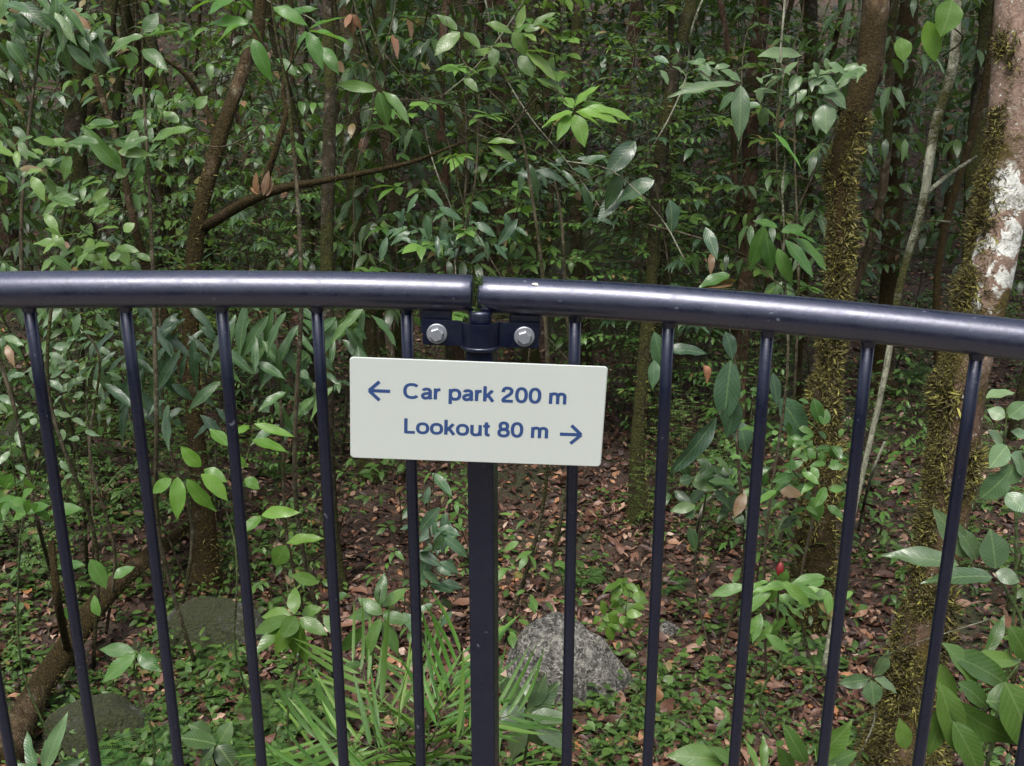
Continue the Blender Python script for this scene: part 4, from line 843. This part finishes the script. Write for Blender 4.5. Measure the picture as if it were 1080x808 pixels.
hero('shrub', 'big grey green leaves on a stem crossing the tenth bar at right', 'shrub',
     [[gstem(1075, 640, 3.2, .008), (1078, 680, 3.2, .008), (1062, 625, 3.2, .006), (1050, 604, 3.2, .004), (1012, 592, 3.2, .003)]],
     [(1011, 596, 938, 581, 21, 3.15), (1047, 609, 980, 604, 22, 3.12), (1050, 600, 1046, 560, 30, 3.15), (1022, 589, 987, 538, 22, 3.2), (1050, 604, 1076, 612, 16, 3.15), (1030, 590, 1012, 556, 18, 3.2)], L_GREY, STEM_G)
hero('shrub', 'round leafed shrub at the right edge below the rail', 'shrub',
     [[gstem(1070, 520, 3.6, .008), (1072, 560, 3.6, .007), (1060, 500, 3.6, .005), (1062, 430, 3.6, .003)]],
     [(1062, 470, 1045, 492, 20, 3.5), (1062, 500, 1036, 528, 24, 3.5), (1066, 480, 1086, 500, 26, 3.5), (1060, 440, 1042, 432, 14, 3.5), (1064, 440, 1084, 424, 18, 3.5), (1066, 455, 1090, 462, 18, 3.55), (1062, 520, 1082, 540, 20, 3.5), (1058, 470, 1044, 454, 15, 3.6), (1070, 490, 1060, 512, 22, 3.5), (1040, 420, 1070, 410, 14, 3.6)], L_GREY, STEM_G)
hero('shrub', 'large leafed dark green bush filling the bottom right corner', 'shrub',
     [[gstem(1040, 780, 3.0, .012), (1030, 760, 3.0, .009), (1000, 680, 3.0, .006)], [(1030, 760, 3.0, .008), (1075, 700, 3.0, .004)]],
     [(993, 678, 1042, 722, 24, 2.95), (1000, 690, 1078, 720, 26, 2.95), (1000, 740, 1075, 790, 30, 2.9), (990, 720, 1020, 800, 26, 2.9), (1060, 720, 1100, 800, 40, 2.85), (995, 735, 985, 800, 20, 2.95), (1040, 740, 1100, 740, 36, 2.9), (1020, 700, 1080, 690, 18, 3), (1005, 760, 1040, 820, 24, 2.9), (992, 700, 1005, 750, 18, 3), (1010, 720, 1050, 745, 20, 2.92), (1065, 660, 1090, 700, 22, 3), (1040, 690, 1060, 650, 12, 3.05)], L_MID, STEM_G)
hero('seedling', 'four leafed seedling between the ninth and tenth bars', 'seedling',
     [[gstem(925, 740, 3.8, .005), (922, 760, 3.8, .004), (919, 716, 3.8, .003), (941, 688, 3.75, .002), (1050, 651, 3.9, .003)]],
     [(922, 712, 939, 689, 18, 3.75), (916, 716, 886, 722, 14, 3.75), (919, 718, 922, 744, 18, 3.72), (922, 716, 949, 728, 13, 3.75)], L_GREY, B_PALE)
hero('shrub', 'broad leaves rising from the bottom edge right of the eighth bar', 'shrub',
     [[gstem(860, 830, 3.1, .008), (860, 830, 3.1, .006)], [(795, 830, 3.1, .006), (790, 800, 3.1, .004)]],
     [(862, 800, 896, 766, 22, 3.05), (850, 805, 830, 770, 16, 3.1), (870, 810, 905, 790, 16, 3.1), (800, 812, 788, 778, 8, 3.1), (805, 812, 806, 776, 9, 3.1), (765, 802, 706, 796, 24, 3.1), (835, 812, 822, 790, 14, 3.1), (880, 812, 860, 790, 18, 3.05), (780, 812, 748, 786, 14, 3.1), (955, 790, 950, 760, 16, 3.2)], L_MID, STEM_G)
hero('shrub', 'grey green broad leafed plant at the foot of the post beside the boulder', 'shrub',
     [[gstem(555, 770, 3.6, .007), (556, 775, 3.6, .006), (552, 745, 3.6, .004)]],
     [(552, 745, 527, 713, 19, 3.55), (553, 750, 528, 760, 20, 3.5), (556, 750, 590, 722, 20, 3.55), (558, 755, 602, 758, 17, 3.5), (552, 752, 536, 735, 16, 3.55), (556, 758, 570, 790, 20, 3.5), (560, 745, 575, 715, 18, 3.55), (553, 760, 540, 800, 18, 3.45), (560, 760, 600, 790, 18, 3.5), (548, 740, 562, 722, 16, 3.6)], L_GREY, STEM_G)
hero('shrub', 'dark broad leafed plant between first and second bars near the ground', 'shrub',
     [[gstem(143, 715, 3.9, .006), (143, 715, 3.9, .005), (143, 690, 3.9, .003)]],
     [(143, 690, 108, 718, 16, 3.85), (146, 690, 168, 706, 14, 3.85), (142, 688, 106, 684, 14, 3.9), (95, 590, 112, 620, 15, 3.9), (70, 640, 82, 655, 12, 3.9), (120, 610, 140, 596, 12, 3.9), (60, 600, 84, 590, 11, 3.9), (105, 650, 96, 630, 12, 3.9)], L_MID, STEM_G)
hero('shrub', 'holed dark green leaves at the bottom edge between second and third bars', 'shrub',
     [[gstem(225, 800, 3.3, .006), (226, 800, 3.3, .005), (228, 785, 3.3, .003)]],
     [(228, 785, 190, 776, 24, 3.25), (230, 786, 246, 808, 20, 3.25), (226, 788, 204, 808, 20, 3.22), (232, 782, 244, 762, 16, 3.3), (222, 775, 200, 765, 16, 3.3)], L_DARK, STEM_G)
hero('seedling', 'upright lance shaped leaves in the bottom left corner', 'seedling',
     [[gstem(40, 830, 3.2, .005), (42, 830, 3.2, .004), (42, 812, 3.2, .003)]],
     [(46, 815, 66, 756, 15, 3.15), (40, 815, 24, 773, 12, 3.15), (50, 818, 84, 800, 10, 3.2), (38, 818, 12, 806, 10, 3.2)], L_GREY, STEM_G)
hero('shrub', 'broad mid green leaves at the left edge level with the bright seedling', 'shrub',
     [[gstem(20, 580, 3.9, .006), (20, 590, 3.9, .005), (24, 545, 3.9, .003)]], autoleaf(R1, 22, 530, 16, 18, 10, 32, .4, 3.85, .2), L_BRIGHT, STEM_G)
hero('branch_spray', 'bright translucent leaf beside a grey leaf at the top near the right edge', 'branch',
     [[(1003, 60, 5.0, .005), (1000, 20, 4.6, .004), (1004, -30, 4.4, .004)]], [(978, 22, 987, 64, 20, 4.4), (1004, 0, 996, 36, 26, 4.35), (950, 40, 955, 62, 17, 4.5)], L_BRIGHT)
hero('sapling', 'black green drooping leaf cluster in the top left corner', 'sapling',
     [[gstem(30, 60, 4.8, .014), (24, 300, 4.8, .012), (40, 60, 4.7, .008), (70, -30, 4.7, .006)]],
     autoleaf(R1, 60, 15, 46, 30, 14, 34, .36, 4.6, .7) + autoleaf(R1, 10, 20, 10, 10, 12, 36, .4, 4.5, .6), L_DARK)
hero('sapling', 'dark thin leaved sapling behind the rail left of the clamp', 'sapling',
     [[gstem(470, 300, 6.2, .012), (470, 330, 6.2, .011), (500, 200, 6.2, .008), (505, 100, 6.2, .005)]],
     autoleaf(R1, 500, 245, 26, 22, 18, 24, .34, 6.1, .7) + autoleaf(R1, 450, 230, 20, 20, 20, 22, .34, 6.1, .7), L_BLUE)
hero('dead_leaf_spray', 'orange brown dead leaves caught on the mossy limb at left', 'dead leaves',
     [[(276, 200, 5.0, .003), (278, 212, 5.0, .002)]], [(272, 205, 268, 182, 7, 4.95), (278, 206, 283, 180, 8, 4.95), (281, 207, 287, 186, 6, 4.95), (274, 205, 264, 196, 6, 4.95)], L_BROWN)
hero('dead_leaf_spray', 'pinkish withered leaf hanging at the top beside the bright sapling', 'dead leaves', [[(372, 5, 4.3, .002), (370, 18, 4.3, .002)]], [(370, 15, 364, 28, 7, 4.25), (371, 15, 372, 36, 8, 4.25), (372, 15, 380, 30, 7, 4.25)], L_BROWN)
for (a, lab) in (((690, 722, 684, 745, 22, 4.0), 'curled tan dead leaf standing beside the grey boulder'), ((735, 305, 732, 328, 8, 4.5), ''), ((742, 385, 748, 403, 9, 4.6), 'pale dead leaf hanging between seventh and eighth bars'), ((775, 297, 745, 303, 8, 4.6), 'orange dead leaf lying beyond the rail near the hanging vine')):
    if not lab: continue
    b = Buf(); A = PX(a[0], a[1], a[5]); B = PX(a[2], a[3], a[5] - .03); D = B - A; L = np.linalg.norm(D)
    put(b, [leaf_tpl(1, .3, .6, nl=10, curl=1, tw=.4)], [(0, 0, 0)], [D], [(.2, -1, .3)], [L], [a[4] * a[5] / FPX / L]); o = b.build('dead_leaf', L_BROWN); o.location = A; tag(o, lab, 'dead leaf')

RV = np.random.default_rng(77); vc = {}
for i in range(46):
    d = RV.uniform(4.3, 8.5); px = RV.uniform(-20, 1100); py = RV.uniform(-40, 300); a = RV.choice([RV.normal(1.57, .25), RV.normal(0, .5)], p=[.5, .5]); L = RV.uniform(120, 330) * 5 / d
    if a > .9: py = -60; L *= 1.5
    q = [(px, py, d, .0)]; 
    for k in range(5): a += RV.normal(0, .28); q.append((q[-1][0] + math.cos(a) * L / 5, q[-1][1] + math.sin(a) * L / 5, d + RV.normal(0, .06), 0))
    r0 = RV.uniform(.0025, .006); P = smoothpath([PX(*z[:3]) for z in q], 26); loc = P[0].copy(); b = Buf(); b.tube(P - loc, np.linspace(r0, r0 * .5, 26), 6, lump=.1)
    pale = RV.random() < .35; o = b.build('hanging_vine', B_PALE if pale else B_TWIG); o.location = loc
    wd = place_words(*(P[13])); vc.setdefault((pale, wd), []).append((d, tag(o, 'x', 'vine', group='thin vines and twigs among the saplings')))
for (pale, wd), L_ in vc.items():
    L_.sort(key=lambda q: q[0])
    for i, (d, o) in enumerate(L_): o['label'] = '%s vine %s%s' % ('pale thin' if pale else 'dark thin', wd, (', ' + RK[min(i, 11)]) if len(L_) > 1 else '')

# fallen branch, leaning sticks
def stick(name, label, cat, pts, mat, moss=0, group=None):
    q = smoothpath(np.array([np.append(PX(*a[:3]), a[3]) for a in pts]), 40); loc = q[0, :3].copy()
    b = Buf(); b.tube(q[:, :3] - loc, q[:, 3], 14, lump=.1); o = b.build(name, mat); o.location = loc; tag(o, label, cat, group)
    if moss: mb = moss_on(q[:, :3] - loc, q[:, 3], moss, 1.5, 5, .025, 0, 1, 3); tag(mb.build('moss', MOSS, o), kind='stuff')
def gp(px, py, r, up=.0):
    g = GR(px, py); return (px, py, float((g - CAM) @ FW) - up, r)
stick('fallen_branch', 'thick mossy fallen branch slanting across the lower left ground', 'branch', [gp(5, 800, .062, .12), gp(30, 745, .058, .2), gp(70, 685, .055, .3), gp(112, 628, .052, .4), gp(150, 592, .045, .45), gp(188, 562, .036, .4), gp(222, 520, .022, .3)], B_MOSSY, 900)
stick('leaning_stick', 'thin dark stick leaning behind the first bar', 'stick', [(-10, 350, 4.0, .008), (15, 430, 4.0, .008), (28, 490, 4.1, .008), (42, 560, 4.2, .008), gp(70, 660, .008)], B_TWIG)
stick('leaning_stick', 'short dark mossy stick standing behind the first bar near the ground', 'stick', [gp(75, 700, .018), (62, 640, 4.2, .016), (54, 570, 4.2, .014)], B_MOSSY)
stick('leaning_stick', 'pale bare stick leaning between the ninth and tenth bars', 'stick', [gp(905, 560, .009), (918, 505, 5.4, .008), (933, 466, 5.3, .007)], B_PALE)
stick('leaning_stick', 'curved pale root like stick behind the seventh bar', 'stick', [gp(735, 572, .010), (737, 550, 5.5, .009), (745, 530, 5.4, .009), (768, 510, 5.3, .006)], B_PALE)
stick('fallen_stick', 'thin brown stick lying on the litter above the grey boulder', 'stick', [gp(515, 625, .008, .02), gp(560, 637, .008, .02), gp(618, 648, .006, .02)], B_BROWN)

# ------------------------------------------------------------------ palm clump, grasses, ferns
def straps(name, label, cat, px, py, n, L, mat, tpl=T_STRAP, up=.9, seed=1, wd=1.0, group=None):
    r = np.random.default_rng(seed); g = GR(px, py); t = thing(name, label, cat, g, group=group); b = Buf()
    a = r.random(n) * 6.283; e = r.uniform(.3, 1.6, n) * up; D = np.stack([np.cos(a), np.sin(a), e], 1)
    P = np.stack([r.normal(0, .02, n), r.normal(0, .02, n), np.zeros(n)], 1)
    N = np.stack([-np.cos(a) * e, -np.sin(a) * e, np.ones(n)], 1)
    put(b, tpl, P, D, N, r.uniform(.6, 1.1, n) * L, wd); b.build('foliage', mat, t); return t
def fan(name, label, px, py, d, fans, seed=2):
    r = np.random.default_rng(seed); base = GR(px, py); t = thing(name, label, 'palm', base); sb = Buf(); lb = Buf()
    for (hx, hy, dd, a0, a1, n, L) in fans:
        hub = PX(hx, hy, dd); sb.tube(smoothpath([base - base, (hub - base) * [.4, .4, .65], hub - base], 8), .004, 6)
        for k in range(n):
            a = math.radians(a0 + (a1 - a0) * k / max(n - 1, 1)) + r.normal(0, .04)
            D = np.array([math.cos(a), -.30 + r.normal(0, .12), math.sin(a)]); put(lb, T_PF, [hub - base], [D], [(0, -1, .35)], [L * r.uniform(.8, 1.1)], [r.uniform(.85, 1.15)])
    sb.build('stem', STEM_G, t); lb.build('foliage', L_PALM, t); return t
T_PF = [leaf_tpl(.085, .12, .35, nl=8, a=.62, b=.55), leaf_tpl(.075, .3, .35, nl=8, a=.62, b=.55, side=.04), leaf_tpl(.09, .45, .3, nl=8, a=.62, b=.55, side=-.05)]
def palm():
    r = np.random.default_rng(8); base = GR(440, 812); t = thing('palm_seedling', 'bright green palm seedling with feathery fronds at the foot of the post', 'palm', base); sb = Buf()
    sb.tube([(0, 0, -.05), (0, 0, .06)], [.02, .014], 8); sb.build('stem', STEM_G, t)
    for (tips, LL) in (([(455, 780, 3.45), (470, 742, 3.45), (486, 690, 3.5)], .26), ([(470, 790, 3.35), (500, 768, 3.3), (545, 752, 3.3)], .24), ([(425, 780, 3.45), (405, 745, 3.5), (372, 700, 3.6)], .26), ([(420, 800, 3.35), (385, 785, 3.3), (335, 780, 3.3)], .25), ([(450, 790, 3.5), (450, 750, 3.7), (430, 700, 3.9)], .24)  , ([(410, 815, 3.2), (360, 822, 3.1), (310, 835, 3.0)], .24)):
        pts = [base + [0, 0, .03]] + [PX(*q) for q in tips]; P = smoothpath(local(t, pts), 40); T = nrm(np.gradient(P, axis=0)); rb = Buf(); rb.tube(P, np.linspace(.0042, .0012, 40), 5); fo = rb.build('frond', STEM_G, t); lb = Buf()
        for s_ in (-1, 1):
            I = np.arange(12, 40, 3); k = len(I); side = nrm(np.cross(T[I], [0, -.5, 1])) * s_; u = (I - 11) / 29
            D = side * .75 + T[I] * (.45 + .6 * u[:, None]) + [0, 0, .12] + r.normal(0, .07, (k, 3)); put(lb, T_PF, P[I], D, np.cross(side, T[I]) * s_ * -1 + r.normal(0, .15, (k, 3)), LL * (.75 + .4 * np.sin(np.pi * (.2 + .7 * u))) * r.uniform(.85, 1.1, k), r.uniform(.55, .8, k))
        lb.build('leaflets', L_PALM, fo)
palm()
straps('strap_leaf_plant', 'tuft of arching strap leaves left of the fan palm', 'plant', 355, 822, 12, .55, L_PALM, seed=4)
straps('strap_leaf_plant', 'tuft of arching strap leaves right below the post', 'plant', 528, 818, 14, .45, L_PALM, seed=5)
GL = ['fine grass tuft in front of the grey boulder', 'fine grass tuft right of the boulder near the seventh bar', 'fine grass tuft at the bottom edge beside the sixth bar', 'short grass tuft between sixth and seventh bars', 'thin grass tuft behind the seventh bar', 'grass tuft at the bottom between the seventh and eighth bars']
for i, (x, y) in enumerate([(650, 765), (690, 760), (628, 800), (665, 800), (705, 735), (735, 795)]): straps('grass_tuft', GL[i], 'grass', x, y, 38, .20, L_FERN, T_BLADE, 1.0, 20 + i)
def fern_mesh(seed, n=8, L=.4):
    r = np.random.default_rng(seed); b = Buf(); sb = Buf()
    for k in range(n):
        a = k * 6.283 / n + r.normal(0, .2); l = L * r.uniform(.7, 1.1); d = np.array([math.cos(a), math.sin(a), 0]); sd = np.array([-d[1], d[0], 0])
        u = np.linspace(0, 1, 32)[:, None]; P = d * u * l * .85 + np.array([0, 0, 1]) * l * (.75 * u - .6 * u * u); T = nrm(np.gradient(P, axis=0)); sb.tube(P[::3], .0018, 4, cap=False)
        for s in (-1, 1):
            LL = l * .26 * np.sin(np.pi * np.clip(u[2:, 0], .05, 1) ** .75) + .008
            put(b, [leaf_tpl(.125, .15, .1, nl=3, a=.5)], P[2:], sd * s + T[2:] * .35, np.cross(T[2:], sd) * (1 if True else -1) + r.normal(0, .1, (30, 3)), LL * r.uniform(.9, 1.1, 30))
    return sb, b
def mkfern(seed, label, px, py, sc):
    t = thing('fern', label, 'fern', GR(px, py)); s, b = fern_mesh(seed); s.build('stem', STEM_G, t); b.build('foliage', L_FERN, t); t.scale = (sc,) * 3; return t
f1 = mkfern(1, 'small fern between first and second bars near the bottom', 118, 768, .6); f2 = mkfern(2, 'fern in front of the dark mossy rock', 240, 700, .55)
for k, (x, y, s, lab) in enumerate([(300, 755, .7, 'fern below the rosette seedling beside the third bar'), (335, 760, .75, 'fern beside the fourth bar near the bottom'), (155, 800, .8, 'yellowish fern at the bottom edge beside the second bar'), (275, 790, .8, 'fern at the bottom edge beside the third bar'), (700, 620, .45, 'tiny fern right of the sixth bar'), (900, 800, .6, 'fern at the bottom beside the ninth bar'), (560, 700, .4, 'tiny fern left of the grey boulder'), (1050, 350, 1.0, 'feathery fern just below the rail at the right edge'), (985, 400, .9, 'feathery fern behind the tenth bar below the rail'), (700, 780, .5, 'small fern by the grass right of the boulder')]):
    dup(f1 if k % 2 else f2, GR(x, y), rng.random() * 6, s, lab)

FL = []
for i in range(22):
    Y = rng.uniform(4.5, 10); X = rng.uniform(-.5, .5) * Y; FL.append((place_words(X, Y, -1.3), Y, dup(f1 if i % 2 else f2, G(X, Y), rng.random() * 6, rng.uniform(.35, .7), 'fern', 'ferns among the litter')))
fc = {}
for wd, Y, o in FL: fc.setdefault(wd, []).append((Y, o))
for wd, L_ in fc.items():
    L_.sort(key=lambda q: q[0])
    for i, (Y, o) in enumerate(L_): o['label'] = 'fern on the leaf litter %s, %s there' % (wd, RK[min(i, 11)])
